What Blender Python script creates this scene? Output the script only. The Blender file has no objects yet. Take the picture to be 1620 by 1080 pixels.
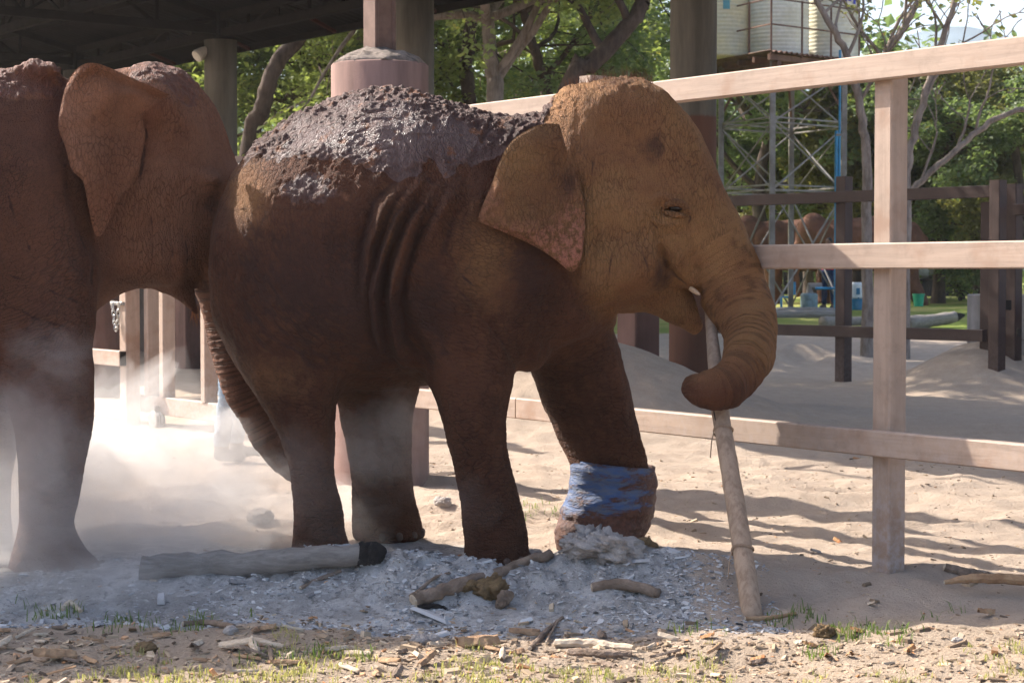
import bpy, bmesh, math, random
import numpy as np
from mathutils import Vector, Matrix

# ------------------------------------------------------------------ camera
SC = bpy.context.scene
COL = SC.collection
FPX, W0, H0, CAMH = 3150.0, 1620.0, 1080.0, 1.5      # focal length in photo pixels
PITCH = math.atan(110.0 / FPX)                        # horizon at photo row 430
cam = bpy.data.cameras.new('camera')
cam.sensor_width = 36.0
cam.lens = 36.0 * FPX / W0
cam.clip_start, cam.clip_end = 0.1, 2000.0
camo = bpy.data.objects.new('camera', cam)
camo.location = (0, 0, CAMH)
camo.rotation_euler = (math.pi / 2 - PITCH, 0, 0)
COL.objects.link(camo)
SC.camera = camo
cam.dof.use_dof = True
cam.dof.focus_distance = 10.4
cam.dof.aperture_fstop = 8.0

# ------------------------------------------------------------------ sky, sun, exposure
SUN = Vector((-1.0, 0.59, 1.0)).normalized()
world = bpy.data.worlds.new('World')
SC.world = world
world.use_nodes = True
_nt = world.node_tree
_sky = _nt.nodes.new('ShaderNodeTexSky')
_sky.sky_type = 'NISHITA'
_sky.sun_disc = False
_sky.sun_elevation = math.asin(SUN.z)
_sky.sun_rotation = math.atan2(SUN.x, SUN.y)
_sky.air_density, _sky.dust_density, _sky.ozone_density = 0.8, 3.0, 1.0
_nt.links.new(_sky.outputs[0], _nt.nodes['Background'].inputs[0])
_nt.nodes['Background'].inputs[1].default_value = 0.14
sun = bpy.data.lights.new('sun', 'SUN')
sun.energy = 4.0
sun.angle = math.radians(0.53)
sun.color = (1.0, 0.93, 0.84)
suno = bpy.data.objects.new('sun', sun)
suno.rotation_euler = SUN.to_track_quat('Z', 'Y').to_euler()
suno.location = (-8, 6, 12)
COL.objects.link(suno)
vs = SC.view_settings
vs.view_transform = 'Standard'
vs.look = 'None'
vs.gamma = 1.0
vs.exposure = 1.42
vs.use_curve_mapping = False
SC.cycles.max_bounces = 6
SC.cycles.transparent_max_bounces = 8
SC.cycles.volume_bounces = 2
SC.cycles.use_denoising = True
SC.cycles.use_adaptive_sampling = True
SC.cycles.adaptive_threshold = 0.02

rng = np.random.default_rng(7)
random.seed(7)

# ------------------------------------------------------------------ pixel <-> place
CP, SP = math.cos(PITCH), math.sin(PITCH)
def at(px, py, Y):
    """point on the ray of photo pixel (px,py) at distance Y in front of the camera"""
    a = (px - 810.0) / FPX
    b = (540.0 - py) / FPX
    dy = CP + b * SP
    t = Y / dy
    return np.array([a * t, Y, CAMH + (-SP + b * CP) * t])
def proj(P):
    """world points (n,3) -> photo pixels"""
    x, y, z = P[:, 0], P[:, 1], P[:, 2] - CAMH
    f = y * CP - z * SP
    u = y * SP + z * CP
    return np.stack([810 + FPX * x / f, 540 - FPX * u / f], 1)
def mpp(Y):
    return Y / FPX
# fence frame: u across the fence (away), v along it (far left)
UH = np.array([0.822, 0.569]); VH = np.array([-0.569, 0.822])
def uv(u, v, z=0.0):
    p = UH * u + VH * v
    return np.array([p[0], p[1], z])

# ------------------------------------------------------------------ numpy noise
def _hash(i, j, k, seed):
    h = (i * 374761393 + j * 668265263 + k * 2147483647 + seed * 974634777) & 0xFFFFFFFF
    h = ((h ^ (h >> 13)) * 1274126177) & 0xFFFFFFFF
    h = (h ^ (h >> 16)) & 0xFFFF
    return h.astype(np.float32) / 65535.0
def vnoise(P, scale=1.0, seed=0):
    q = np.asarray(P, np.float64) * scale
    i = np.floor(q).astype(np.int64)
    f = (q - i).astype(np.float32)
    f = f * f * (3 - 2 * f)
    out = 0
    for dx in (0, 1):
        wx = f[:, 0] if dx else 1 - f[:, 0]
        for dy in (0, 1):
            wy = f[:, 1] if dy else 1 - f[:, 1]
            for dz in (0, 1):
                wz = f[:, 2] if dz else 1 - f[:, 2]
                out = out + wx * wy * wz * _hash(i[:, 0] + dx, i[:, 1] + dy, i[:, 2] + dz, seed)
    return out * 2 - 1
def fbm(P, scale=1.0, seed=0, octs=3, gain=0.5):
    s = 0; a = 1.0
    for o in range(octs):
        s = s + a * vnoise(P, scale * 2 ** o, seed + 17 * o)
        a *= gain
    return s
def sstep(a, b, x):
    t = np.clip((x - a) / (b - a), 0, 1)
    return t * t * (3 - 2 * t)

# ------------------------------------------------------------------ objects
def mesh_from(V, F, name='m', smooth=False):
    me = bpy.data.meshes.new(name)
    V = np.asarray(V, np.float32)
    me.vertices.add(len(V))
    me.vertices.foreach_set('co', V.ravel())
    if isinstance(F, np.ndarray):
        n, k = F.shape
        me.loops.add(n * k); me.polygons.add(n)
        me.loops.foreach_set('vertex_index', F.astype(np.int32).ravel())
        me.polygons.foreach_set('loop_start', np.arange(0, n * k, k, dtype=np.int32))
    else:
        ln = np.array([len(f) for f in F], np.int32)
        me.loops.add(int(ln.sum())); me.polygons.add(len(F))
        me.loops.foreach_set('vertex_index', np.array([i for f in F for i in f], np.int32))
        me.polygons.foreach_set('loop_start', np.concatenate([[0], np.cumsum(ln)[:-1]]).astype(np.int32))
    me.update(calc_edges=True)
    me.validate()
    me.polygons.foreach_set('use_smooth', np.full(len(me.polygons), bool(smooth)))
    return me
def fattr(me, name, vals):
    a = me.attributes.new(name, 'FLOAT', 'POINT'); a.data.foreach_set('value', np.asarray(vals, np.float32))
def vattr(me, name, vals):
    a = me.attributes.new(name, 'FLOAT_VECTOR', 'POINT'); a.data.foreach_set('vector', np.asarray(vals, np.float32).ravel())
def tag(o, label=None, cat=None, group=None, kind=None):
    if label: o['label'] = label
    if cat: o['category'] = cat
    if group: o['group'] = group
    if kind: o['kind'] = kind
    return o
def obj(name, me, m=None, parent=None, label=None, cat=None, group=None, kind=None):
    o = bpy.data.objects.new(name, me)
    COL.objects.link(o)
    if m is not None and not me.materials:
        me.materials.append(m)
    if parent is not None:
        o.parent = parent
        o.location = -np.array(ROOTS.get(parent.name, (0, 0, 0)))
    return tag(o, label, cat, group, kind)
ROOTS = {}
def thing(name, loc, label, cat, group=None):
    """an Empty at the thing's base; children are built in world coordinates"""
    o = bpy.data.objects.new(name, None)
    o.empty_display_size = 0.2
    COL.objects.link(o)
    o.location = loc
    ROOTS[o.name] = tuple(loc)
    return tag(o, label, cat, group)
def subpart(name, me, m, part):
    """a piece of a part, in world coordinates like its part"""
    o = bpy.data.objects.new(name, me); COL.objects.link(o)
    if m is not None and not me.materials: me.materials.append(m)
    o.parent = part
    return o

class MB:
    """collects shapes into one mesh"""
    def __init__(s): s.V = []; s.F = []; s.n = 0
    def add(s, V, F):
        V = np.asarray(V, float).reshape(-1, 3)
        s.V.append(V); s.F += [tuple(i + s.n for i in f) for f in F]; s.n += len(V)
    def beam(s, a, b, w, h, up=(0, 0, 1), ch=0.006, side=None):
        """box beam from a to b, w across, h along up, chamfered edges"""
        a = np.asarray(a, float); b = np.asarray(b, float)
        d = (b - a) / np.linalg.norm(b - a)
        up = np.asarray(up, float)
        if side is not None:
            r = np.asarray(side, float); r = r - d * r.dot(d); r /= np.linalg.norm(r)
            u = np.cross(r, d)
        else:
            if abs(up.dot(d)) > .98: up = np.array([0, 1.0, 0])
            r = np.cross(d, up); r /= np.linalg.norm(r); u = np.cross(r, d)
        x, y = w / 2, h / 2; c = min(ch, x * .5, y * .5)
        sec = [(-x + c, -y), (x - c, -y), (x, -y + c), (x, y - c), (x - c, y), (-x + c, y), (-x, y - c), (-x, -y + c)]
        V = [a + r * p + u * q for p, q in sec] + [b + r * p + u * q for p, q in sec]
        F = [(i, (i + 1) % 8, 8 + (i + 1) % 8, 8 + i) for i in range(8)] + [tuple(range(7, -1, -1)), tuple(range(8, 16))]
        s.add(V, F)
    def tube(s, pts, rad, n=8, cap=True, jit=0.0):
        pts = np.asarray(pts, float); k = len(pts)
        rad = np.broadcast_to(np.asarray(rad, float), (k,))
        t = np.gradient(pts, axis=0); t /= np.linalg.norm(t, axis=1)[:, None] + 1e-9
        ref = np.array([0, 0, 1.0]) if abs(t[0, 2]) < .9 else np.array([1.0, 0, 0])
        V = []
        for i in range(k):
            r = np.cross(t[i], ref); r /= np.linalg.norm(r) + 1e-9
            u = np.cross(r, t[i]); ref = u
            for j in range(n):
                an = 2 * math.pi * j / n
                rr = rad[i] * (1 + (jit * (random.random() - .5) if jit else 0))
                V.append(pts[i] + rr * (math.cos(an) * r + math.sin(an) * u))
        F = [(i * n + j, i * n + (j + 1) % n, (i + 1) * n + (j + 1) % n, (i + 1) * n + j) for i in range(k - 1) for j in range(n)]
        if cap: F += [tuple(range(n - 1, -1, -1)), tuple(range((k - 1) * n, k * n))]
        s.add(V, F)
    def lathe(s, prof, c=(0, 0, 0), n=24):
        """profile [(r,z)...] turned about a vertical axis"""
        V = [(c[0] + r * math.cos(2 * math.pi * j / n), c[1] + r * math.sin(2 * math.pi * j / n), c[2] + z) for r, z in prof for j in range(n)]
        k = len(prof)
        F = [(i * n + j, i * n + (j + 1) % n, (i + 1) * n + (j + 1) % n, (i + 1) * n + j) for i in range(k - 1) for j in range(n)]
        F += [tuple(range(n - 1, -1, -1)), tuple(range((k - 1) * n, k * n))]
        s.add(V, F)
    def mesh(s, name='m', smooth=False):
        return mesh_from(np.concatenate(s.V), s.F, name, smooth)
    def obj(s, name, m, parent=None, smooth=False, **kw):
        return obj(name, s.mesh(name, smooth), m, parent, **kw)

# ------------------------------------------------------------------ materials
def nd(nt, t, **kw):
    n = nt.nodes.new(t)
    for k, v in kw.items():
        if k.startswith('i_'):
            n.inputs[k[2:].replace('_', ' ')].default_value = v
        else: setattr(n, k, v)
    return n
def setin(nt, sock, v):
    if isinstance(v, bpy.types.NodeSocket): nt.links.new(v, sock)
    elif v is not None:
        if sock.type == 'RGBA' and not hasattr(v, '__len__'): v = (v, v, v, 1)
        if sock.type == 'RGBA' and len(v) == 3: v = (*v, 1)
        sock.default_value = v
def noise(nt, vec, scale, detail=4, rough=.55, dist=0.0):
    n = nd(nt, 'ShaderNodeTexNoise'); n.inputs['Scale'].default_value = scale
    n.inputs['Detail'].default_value = detail; n.inputs['Roughness'].default_value = rough
    n.inputs['Distortion'].default_value = dist
    setin(nt, n.inputs['Vector'], vec); return n.outputs['Fac']
def voro(nt, vec, scale, feature='DISTANCE_TO_EDGE', out='Distance', rand=1.0):
    n = nd(nt, 'ShaderNodeTexVoronoi'); n.feature = feature
    n.inputs['Scale'].default_value = scale; n.inputs['Randomness'].default_value = rand
    setin(nt, n.inputs['Vector'], vec); return n.outputs[out]
def ramp(nt, fac, a, b, lo=0.0, hi=1.0):
    n = nd(nt, 'ShaderNodeMapRange'); n.interpolation_type = 'SMOOTHSTEP'
    setin(nt, n.inputs[0], fac)
    for i, v in zip((1, 2, 3, 4), (a, b, lo, hi)): n.inputs[i].default_value = v
    return n.outputs[0]
def mixc(nt, fac, a, b, mode='MIX'):
    n = nd(nt, 'ShaderNodeMix', data_type='RGBA', blend_type=mode)
    setin(nt, n.inputs[0], fac); setin(nt, n.inputs[6], a); setin(nt, n.inputs[7], b)
    return n.outputs[2]
def mth(nt, op, a, b=None):
    n = nd(nt, 'ShaderNodeMath', operation=op)
    setin(nt, n.inputs[0], a)
    if b is not None: setin(nt, n.inputs[1], b)
    return n.outputs[0]
def attr(nt, name, out='Fac'):
    n = nd(nt, 'ShaderNodeAttribute'); n.attribute_name = name; return n.outputs[out]
def coords(nt, scale=(1, 1, 1), out='Object', rot=(0, 0, 0)):
    c = nd(nt, 'ShaderNodeTexCoord'); m = nd(nt, 'ShaderNodeMapping')
    m.inputs['Scale'].default_value = scale; m.inputs['Rotation'].default_value = rot
    nt.links.new(c.outputs[out], m.inputs[0]); return m.outputs[0]
def bump(nt, h, strength=.5, dist=.01, normal=None):
    n = nd(nt, 'ShaderNodeBump'); n.inputs['Strength'].default_value = strength
    n.inputs['Distance'].default_value = dist
    setin(nt, n.inputs['Height'], h)
    if normal is not None: nt.links.new(normal, n.inputs['Normal'])
    return n.outputs[0]
def newmat(name, color=None, rough=.8, normal=None, spec=.3):
    m = bpy.data.materials.new(name); m.use_nodes = True
    nt = m.node_tree; b = nt.nodes['Principled BSDF']
    b.inputs['Roughness'].default_value = rough
    b.inputs['Specular IOR Level'].default_value = spec
    if color is not None: setin(nt, b.inputs['Base Color'], color)
    return m, nt, b
def simple(name, c, rough=.8, var=.25, scale=8.0, bstr=.3, bdist=.005, c2=None, spec=.3, stretch=(1, 1, 1), metal=0.0):
    """base colour with mottling and fine relief"""
    m, nt, b = newmat(name, rough=rough, spec=spec)
    co = coords(nt, stretch)
    n1 = noise(nt, co, scale, 5, .6)
    n2 = noise(nt, co, scale * 6, 4, .6)
    c2 = c2 or tuple(x * (1 - var * 2) for x in c)
    col = mixc(nt, ramp(nt, n1, .35, .68), c, c2)
    col = mixc(nt, ramp(nt, n2, .3, .7, 0, .35), col, tuple(x * .6 for x in c))
    setin(nt, b.inputs['Base Color'], col)
    b.inputs['Metallic'].default_value = metal
    setin(nt, b.inputs['Normal'], bump(nt, n2, bstr, bdist))
    return m
MAT = {}
# ------------------------------------------------------------------ implicit bodies
class Field:
    def __init__(s, lo, hi, h):
        s.h = h; s.lo = np.array(lo, float)
        s.n = np.ceil((np.array(hi) - s.lo) / h).astype(int) + 1
        s.F = np.full(s.n, 1.0, np.float32)
        s.ax = [(s.lo[i] + h * np.arange(s.n[i])).astype(np.float32) for i in range(3)]
    def sub(s, lo, hi):
        a = np.clip(((np.array(lo) - s.lo) / s.h).astype(int), 0, s.n)
        b = np.clip(np.ceil((np.array(hi) - s.lo) / s.h).astype(int) + 1, 0, s.n)
        sl = tuple(slice(i, j) for i, j in zip(a, b))
        X = s.ax[0][sl[0]][:, None, None]; Y = s.ax[1][sl[1]][None, :, None]; Z = s.ax[2][sl[2]][None, None, :]
        return sl, X, Y, Z
    def union(s, sl, d, k):
        A = s.F[sl]
        h = np.clip(0.5 + 0.5 * (A - d) / k, 0, 1)
        s.F[sl] = A * (1 - h) + d * h - k * h * (1 - h)
    def carve(s, sl, d, k):
        A = s.F[sl]
        h = np.clip(0.5 - 0.5 * (A + d) / k, 0, 1)
        s.F[sl] = A * (1 - h) + (-d) * h + k * h * (1 - h)
    def cone(s, a, b, r1, r2, k=.04, cut=False, sy=1.0):
        a = np.asarray(a, float); b = np.asarray(b, float)
        m = max(r1, r2) * max(1, 1 / sy) + k + .04
        sl, X, Y, Z = s.sub(np.minimum(a, b) - m, np.maximum(a, b) + m)
        d = b - a; L2 = d.dot(d) + 1e-9
        t = np.clip(((X - a[0]) * d[0] + (Y - a[1]) * d[1] + (Z - a[2]) * d[2]) / L2, 0, 1)
        dist = np.sqrt((X - a[0] - t * d[0]) ** 2 + ((Y - a[1] - t * d[1]) * sy) ** 2 + (Z - a[2] - t * d[2]) ** 2) - (r1 + t * (r2 - r1))
        (s.carve if cut else s.union)(sl, dist.astype(np.float32), k)
    def ellip(s, c, r, k=.04, cut=False):
        c = np.asarray(c, float); r = np.asarray(r, float)
        sl, X, Y, Z = s.sub(c - r - k - .04, c + r + k + .04)
        q = np.sqrt(((X - c[0]) / r[0]) ** 2 + ((Y - c[1]) / r[1]) ** 2 + ((Z - c[2]) / r[2]) ** 2)
        (s.carve if cut else s.union)(sl, ((q - 1) * r.min()).astype(np.float32), k)
    def loftx(s, st, k=.05, p=2.2, taper=.25, pu=None):
        """stations (x, ztop, zbot, ymid, halfwidth) along x"""
        st = np.array(st, float); pu = pu or p
        lo = (st[0, 0] - .02, (st[:, 3] - st[:, 4]).min() - .12, st[:, 2].min() - .12)
        hi = (st[-1, 0] + .02, (st[:, 3] + st[:, 4]).max() + .12, st[:, 1].max() + .12)
        sl, X, Y, Z = s.sub(lo, hi)
        x = X[:, 0, 0]
        f = [smooth_interp(x, st[:, 0], st[:, i])[:, None, None] for i in (1, 2, 3, 4)]
        zc = (f[0] + f[1]) / 2; hz = np.maximum((f[0] - f[1]) / 2, .01); hy = np.maximum(f[3], .01)
        q = (Z - zc) / hz
        hy = hy * (1 - taper * np.clip(q, 0, 1) ** 2)
        r = np.where(q > 0, (np.abs(q) ** pu + np.abs((Y - f[2]) / hy) ** pu) ** (1 / pu), (np.abs(q) ** p + np.abs((Y - f[2]) / hy) ** p) ** (1 / p))
        d = (r - 1) * np.minimum(hz, hy)
        d = np.maximum(d, np.maximum(st[0, 0] - X, X - st[-1, 0]))
        s.union(sl, d.astype(np.float32), k)
    def loftz(s, st, k=.05, base=None):
        """stations (z, x0, x1, ymid, halfdepth), z descending; flat sole at the last z"""
        st = np.array(st, float)[::-1]
        lo = (st[:, 1].min() - .12, (st[:, 3] - st[:, 4]).min() - .12, st[0, 0] - .06)
        hi = (st[:, 2].max() + .12, (st[:, 3] + st[:, 4]).max() + .12, st[-1, 0] + .06)
        sl, X, Y, Z = s.sub(lo, hi)
        z = Z[0, 0, :]
        f = [smooth_interp(z, st[:, 0], st[:, i])[None, None, :] for i in (1, 2, 3, 4)]
        cx = (f[0] + f[1]) / 2; hx = (f[1] - f[0]) / 2
        r = np.sqrt(((X - cx) / hx) ** 2 + ((Y - f[2]) / f[3]) ** 2)
        d = (r - 1) * np.minimum(hx, f[3])
        e = st[0, 0] - Z; kk = .03
        h = np.clip(.5 + .5 * (d - e) / kk, 0, 1)
        d = e * (1 - h) + d * h + kk * h * (1 - h)
        e = Z - st[-1, 0]; kk = .08
        h = np.clip(.5 + .5 * (d - e) / kk, 0, 1)
        d = e * (1 - h) + d * h + kk * h * (1 - h)
        s.union(sl, d.astype(np.float32), k)
    def mesh(s, smooth_iter=2):
        F = s.F; S = F < 0
        nx, ny, nz = F.shape
        cnt = np.zeros((nx - 1, ny - 1, nz - 1), np.uint8)
        inside = sum(S[i:nx - 1 + i, j:ny - 1 + j, k:nz - 1 + k].astype(np.uint8) for i in (0, 1) for j in (0, 1) for k in (0, 1))
        mask = (inside > 0) & (inside < 8)
        I, J, K = np.nonzero(mask)
        n = len(I)
        idx = np.full(mask.shape, -1, np.int64); idx[mask] = np.arange(n)
        acc = np.zeros((n, 3)); c = np.zeros(n)
        cs = [(i, j, k) for i in (0, 1) for j in (0, 1) for k in (0, 1)]
        for a in cs:
            for ax in range(3):
                if a[ax]: continue
                b = list(a); b[ax] = 1
                fa = F[I + a[0], J + a[1], K + a[2]]; fb = F[I + b[0], J + b[1], K + b[2]]
                m = (fa < 0) != (fb < 0)
                t = np.where(m, fa / np.where(m, fa - fb, 1), 0)
                p = np.tile(np.array(a, float), (n, 1)); p[:, ax] += t
                acc[m] += p[m]; c[m] += 1
        V = np.stack([I, J, K], 1) + acc / c[:, None]
        V = s.lo + V * s.h
        Q = []
        for ax in range(3):
            o1, o2 = [(1, 2), (2, 0), (0, 1)][ax]
            A = np.take(S, range(F.shape[ax] - 1), ax); B = np.take(S, range(1, F.shape[ax]), ax)
            ii = np.stack(np.nonzero(A != B), 1)
            ok = (ii[:, o1] > 0) & (ii[:, o2] > 0) & (ii[:, o1] < F.shape[o1] - 1) & (ii[:, o2] < F.shape[o2] - 1)
            ii = ii[ok]; fl = A[tuple(ii.T)]
            def g(d1, d2):
                q = ii.copy(); q[:, o1] += d1; q[:, o2] += d2
                return idx[tuple(q.T)]
            q = np.stack([g(-1, -1), g(0, -1), g(0, 0), g(-1, 0)], 1)
            q[~fl] = q[~fl][:, ::-1]
            Q.append(q)
        Q = np.concatenate(Q); Q = Q[(Q >= 0).all(1)]
        E = np.unique(np.sort(np.concatenate([Q[:, [0, 1]], Q[:, [1, 2]], Q[:, [2, 3]], Q[:, [3, 0]]]), 1), axis=0)
        for _ in range(smooth_iter):
            V = lap(V, E, .5); V = lap(V, E, -.42)
        return V, Q
def lap(V, E, w):
    n = len(V); acc = np.zeros_like(V)
    deg = np.bincount(E.ravel(), minlength=n).clip(1)
    for i in range(3):
        acc[:, i] = np.bincount(E[:, 0], V[E[:, 1], i], n) + np.bincount(E[:, 1], V[E[:, 0], i], n)
    return V + w * (acc / deg[:, None] - V)
def smooth_interp(x, xs, ys):
    """Catmull-Rom style monotone-ish interpolation"""
    m = np.gradient(ys, xs)
    i = np.clip(np.searchsorted(xs, x) - 1, 0, len(xs) - 2)
    h = xs[i + 1] - xs[i]; t = np.clip((x - xs[i]) / h, 0, 1)
    return ((2 * t**3 - 3 * t**2 + 1) * ys[i] + (t**3 - 2 * t**2 + t) * h * m[i] + (-2 * t**3 + 3 * t**2) * ys[i + 1] + (t**3 - t**2) * h * m[i + 1]).astype(np.float32)
def subdiv(V, Q):
    """one quad subdivision with light smoothing"""
    n = len(V)
    E = np.sort(np.concatenate([Q[:, [0, 1]], Q[:, [1, 2]], Q[:, [2, 3]], Q[:, [3, 0]]]), 1).astype(np.int64)
    key = E[:, 0] * n + E[:, 1]
    u, inv = np.unique(key, return_inverse=True)
    a, b = u // n, u % n
    em = (V[a] + V[b]) / 2; fm = V[Q].mean(1); m = len(u); f = len(Q)
    V2 = np.concatenate([V, em, fm])
    e = n + inv.reshape(4, f).T; c = n + m + np.arange(f)
    Q2 = np.concatenate([np.stack([Q[:, i], e[:, i], c, e[:, i - 1]], 1) for i in range(4)])
    E2 = np.concatenate([np.stack([a, n + np.arange(m)], 1), np.stack([b, n + np.arange(m)], 1), np.stack([e.ravel(), c.repeat(4)], 1)])
    for _ in range(2): V2 = lap(V2, E2, .5); V2 = lap(V2, E2, -.45)
    return V2, Q2
def vnormals(V, Q):
    d1 = V[Q[:, 2]] - V[Q[:, 0]]; d2 = V[Q[:, 3]] - V[Q[:, 1]]
    fn = np.cross(d1, d2); N = np.zeros_like(V)
    for c in range(4):
        for i in range(3): N[:, i] += np.bincount(Q[:, c], fn[:, i], len(V))
    return N / (np.linalg.norm(N, axis=1)[:, None] + 1e-12)
def polydist(P, line):
    """distance of 2-d points to a polyline, and the parameter along it 0..1"""
    line = np.array(line, float); best = np.full(len(P), 1e9); par = np.zeros(len(P))
    n = len(line) - 1
    for i in range(n):
        a, b = line[i], line[i + 1]; d = b - a
        t = np.clip(((P - a) @ d) / (d @ d), 0, 1)
        q = np.linalg.norm(P - a - t[:, None] * d, axis=1)
        m = q < best; best[m] = q[m]; par[m] = (i + t[m]) / n
    return best, par
def curve(pts, n=6):
    """dense Catmull-Rom through points (any dimension)"""
    P = np.array(pts, float); s = np.arange(len(P)); x = np.linspace(0, len(P) - 1, (len(P) - 1) * n + 1)
    return np.stack([smooth_interp(x, s, P[:, i]) for i in range(P.shape[1])], 1).astype(float)
def ear_sheet(poly, depth, thick, rings=22, N=140):
    """closed ear blade from a traced outline; depth(px,py,s) gives its distance"""
    P = curve(poly + [poly[0]], 8)[:-1]
    L = np.concatenate([[0], np.cumsum(np.linalg.norm(np.roll(P, -1, 0) - P, axis=1))])
    Pc = np.concatenate([P, P[:1]]); s = np.linspace(0, L[-1], N, endpoint=False)
    B = np.stack([np.interp(s, L, Pc[:, i]) for i in (0, 1)], 1)
    c = B.mean(0)
    V = []; F = []
    for side in (0, 1):
        for k in range(rings + 1):
            f = (k / rings)
            f = 1 - (1 - f) ** 1.25
            pp = c + (B - c) * f
            Yd = depth(pp[:, 0], pp[:, 1], np.full(N, f))
            th = thick * math.sqrt(max(0.0, 1 - max(0, (f - .8) / .2) ** 2)) * .5 + .001
            Yd = Yd + (th if side else -th)
            V.append(np.array([at(a, b, y) for (a, b), y in zip(pp, Yd)]))
    V = np.concatenate(V)
    R = rings + 1
    for side in (0, 1):
        o = side * R * N
        for k in range(rings):
            for j in range(N):
                q = (o + k * N + j, o + k * N + (j + 1) % N, o + (k + 1) * N + (j + 1) % N, o + (k + 1) * N + j)
                F.append(q if side else q[::-1])
    for j in range(N):
        a = rings * N + j; b = rings * N + (j + 1) % N
        F.append((a, b, b + R * N, a + R * N))
    return V, np.array(F)
# ------------------------------------------------------------------ material library
def skin_mat(name, dark, dark2, tan, tan2, mudc=(.115, .062, .050)):
    m, nt, b = newmat(name, rough=.75, spec=.25)
    tv = attr(nt, 'tv', 'Vector'); ob = coords(nt)
    def mixf(f, x, y):
        n = nd(nt, 'ShaderNodeMix', data_type='FLOAT'); setin(nt, n.inputs[0], f); setin(nt, n.inputs[2], x); setin(nt, n.inputs[3], y); return n.outputs[0]
    # the skin's net of wrinkles: warped so that it is never regular, drawn out upright on the flank, in rings on legs and trunk
    def warped(vec, amt, sc):
        nz = nd(nt, 'ShaderNodeTexNoise'); nz.inputs['Scale'].default_value = sc; nz.inputs['Detail'].default_value = 3
        setin(nt, nz.inputs['Vector'], vec)
        va = nd(nt, 'ShaderNodeVectorMath', operation='MULTIPLY_ADD')
        nt.links.new(nz.outputs['Color'], va.inputs[0]); va.inputs[1].default_value = (amt,) * 3; setin(nt, va.inputs[2], vec)
        return va.outputs[0]
    def vmul(vec, s):
        n = nd(nt, 'ShaderNodeVectorMath', operation='MULTIPLY'); setin(nt, n.inputs[0], vec); n.inputs[1].default_value = s; return n.outputs[0]
    wo = warped(ob, .045, 7)
    wa = warped(attr(nt, 'wa', 'Vector'), .035, 6); wb = warped(attr(nt, 'wb', 'Vector'), .035, 6)
    vb = mixf(attr(nt, 'bw'), voro(nt, wa, 44), voro(nt, wb, 44)); vl = voro(nt, vmul(wo, (.40, .40, 1.2)), 40); vh = voro(nt, vmul(wo, (1.5, .8, .36)), 44)
    vt = voro(nt, tv, 30)
    lw = attr(nt, 'lw'); hw = attr(nt, 'hw'); tw = attr(nt, 'tw')
    v1 = mixf(tw, mixf(hw, mixf(lw, vb, vl), vh), vt)
    c1 = ramp(nt, v1, 0, .13)
    v2 = voro(nt, vmul(warped(ob, .02, 20), (1, .8, .8)), 105)
    c2 = ramp(nt, v2, 0, .22)
    nz2 = noise(nt, ob, 140, 4, .65)
    soft = mth(nt, 'MAXIMUM', tw, ramp(nt, noise(nt, ob, 3.5, 3), .35, .65, .35, 1.0))         # where the net is strong or faint
    h = mth(nt, 'ADD', mth(nt, 'MULTIPLY', mth(nt, 'MULTIPLY', c1, .9), soft), mth(nt, 'MULTIPLY', c2, .35))
    h = mth(nt, 'ADD', h, mth(nt, 'MULTIPLY', nz2, .5))
    mud = attr(nt, 'mud')
    mn = noise(nt, ob, 34, 5, .62)
    mn2 = noise(nt, ob, 11, 4, .6)
    mudm = ramp(nt, mth(nt, 'ADD', mud, mth(nt, 'MULTIPLY', mth(nt, 'SUBTRACT', mn2, .5), 1.1)), .42, .58)
    tann = attr(nt, 'tan')
    big = noise(nt, ob, 2.6, 5, .6)
    mid = noise(nt, ob, 16, 5, .65)
    cd = mixc(nt, ramp(nt, big, .35, .65), dark, dark2)
    ct = mixc(nt, ramp(nt, big, .35, .68), tan, tan2)
    tf = ramp(nt, mth(nt, 'ADD', tann, mth(nt, 'MULTIPLY', mth(nt, 'SUBTRACT', mid, .5), .5)), .15, .85)
    col = mixc(nt, tf, cd, ct)
    col = mixc(nt, ramp(nt, mid, .45, .75, 0, .35), col, (.21, .085, .04))
    col = mixc(nt, mth(nt, 'MULTIPLY', attr(nt, 'pink'), ramp(nt, noise(nt, ob, 30, 5, .7), .40, .60)), col, (.50, .20, .13))
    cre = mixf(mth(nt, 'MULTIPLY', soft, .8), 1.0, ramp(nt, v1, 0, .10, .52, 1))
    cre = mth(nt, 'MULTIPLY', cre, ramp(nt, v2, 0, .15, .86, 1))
    col = mixc(nt, 1.0, col, cre, 'MULTIPLY')  # crease dirt and wrinkle shade multiplied into the colour
    stain_shade = attr(nt, 'stain_shade')
    col = mixc(nt, mth(nt, 'MULTIPLY', ramp(nt, mth(nt, 'ADD', stain_shade, mth(nt, 'MULTIPLY', mth(nt, 'SUBTRACT', mid, .5), .8)), .3, .8), .75), col, (.055, .026, .02))
    dry = ramp(nt, mn, .48, .66)
    mcol = mixc(nt, dry, mudc, tuple(x * 1.5 for x in mudc))
    mcol = mixc(nt, mth(nt, 'MULTIPLY', mth(nt, 'MULTIPLY', attr(nt, 'wet'), mth(nt, 'SUBTRACT', 1.0, attr(nt, 'clod'))), .6), mcol, (.20, .138, .132))  # pale sky sheen of the wet mud painted into its colour
    mcol = mixc(nt, ramp(nt, mn2, .56, .68, 0, .8), mcol, (.27, .11, .05))
    col = mixc(nt, mudm, col, mcol)
    setin(nt, b.inputs['Base Color'], col)
    rg = mixf(mudm, .80, .58)
    wet = attr(nt, 'wet')
    rg = mixf(mth(nt, 'MULTIPLY', mth(nt, 'MULTIPLY', wet, mudm), mth(nt, 'SUBTRACT', 1.0, attr(nt, 'clod'))), rg, .34)
    setin(nt, b.inputs['Roughness'], rg)
    cl = attr(nt, 'clod')
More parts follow.
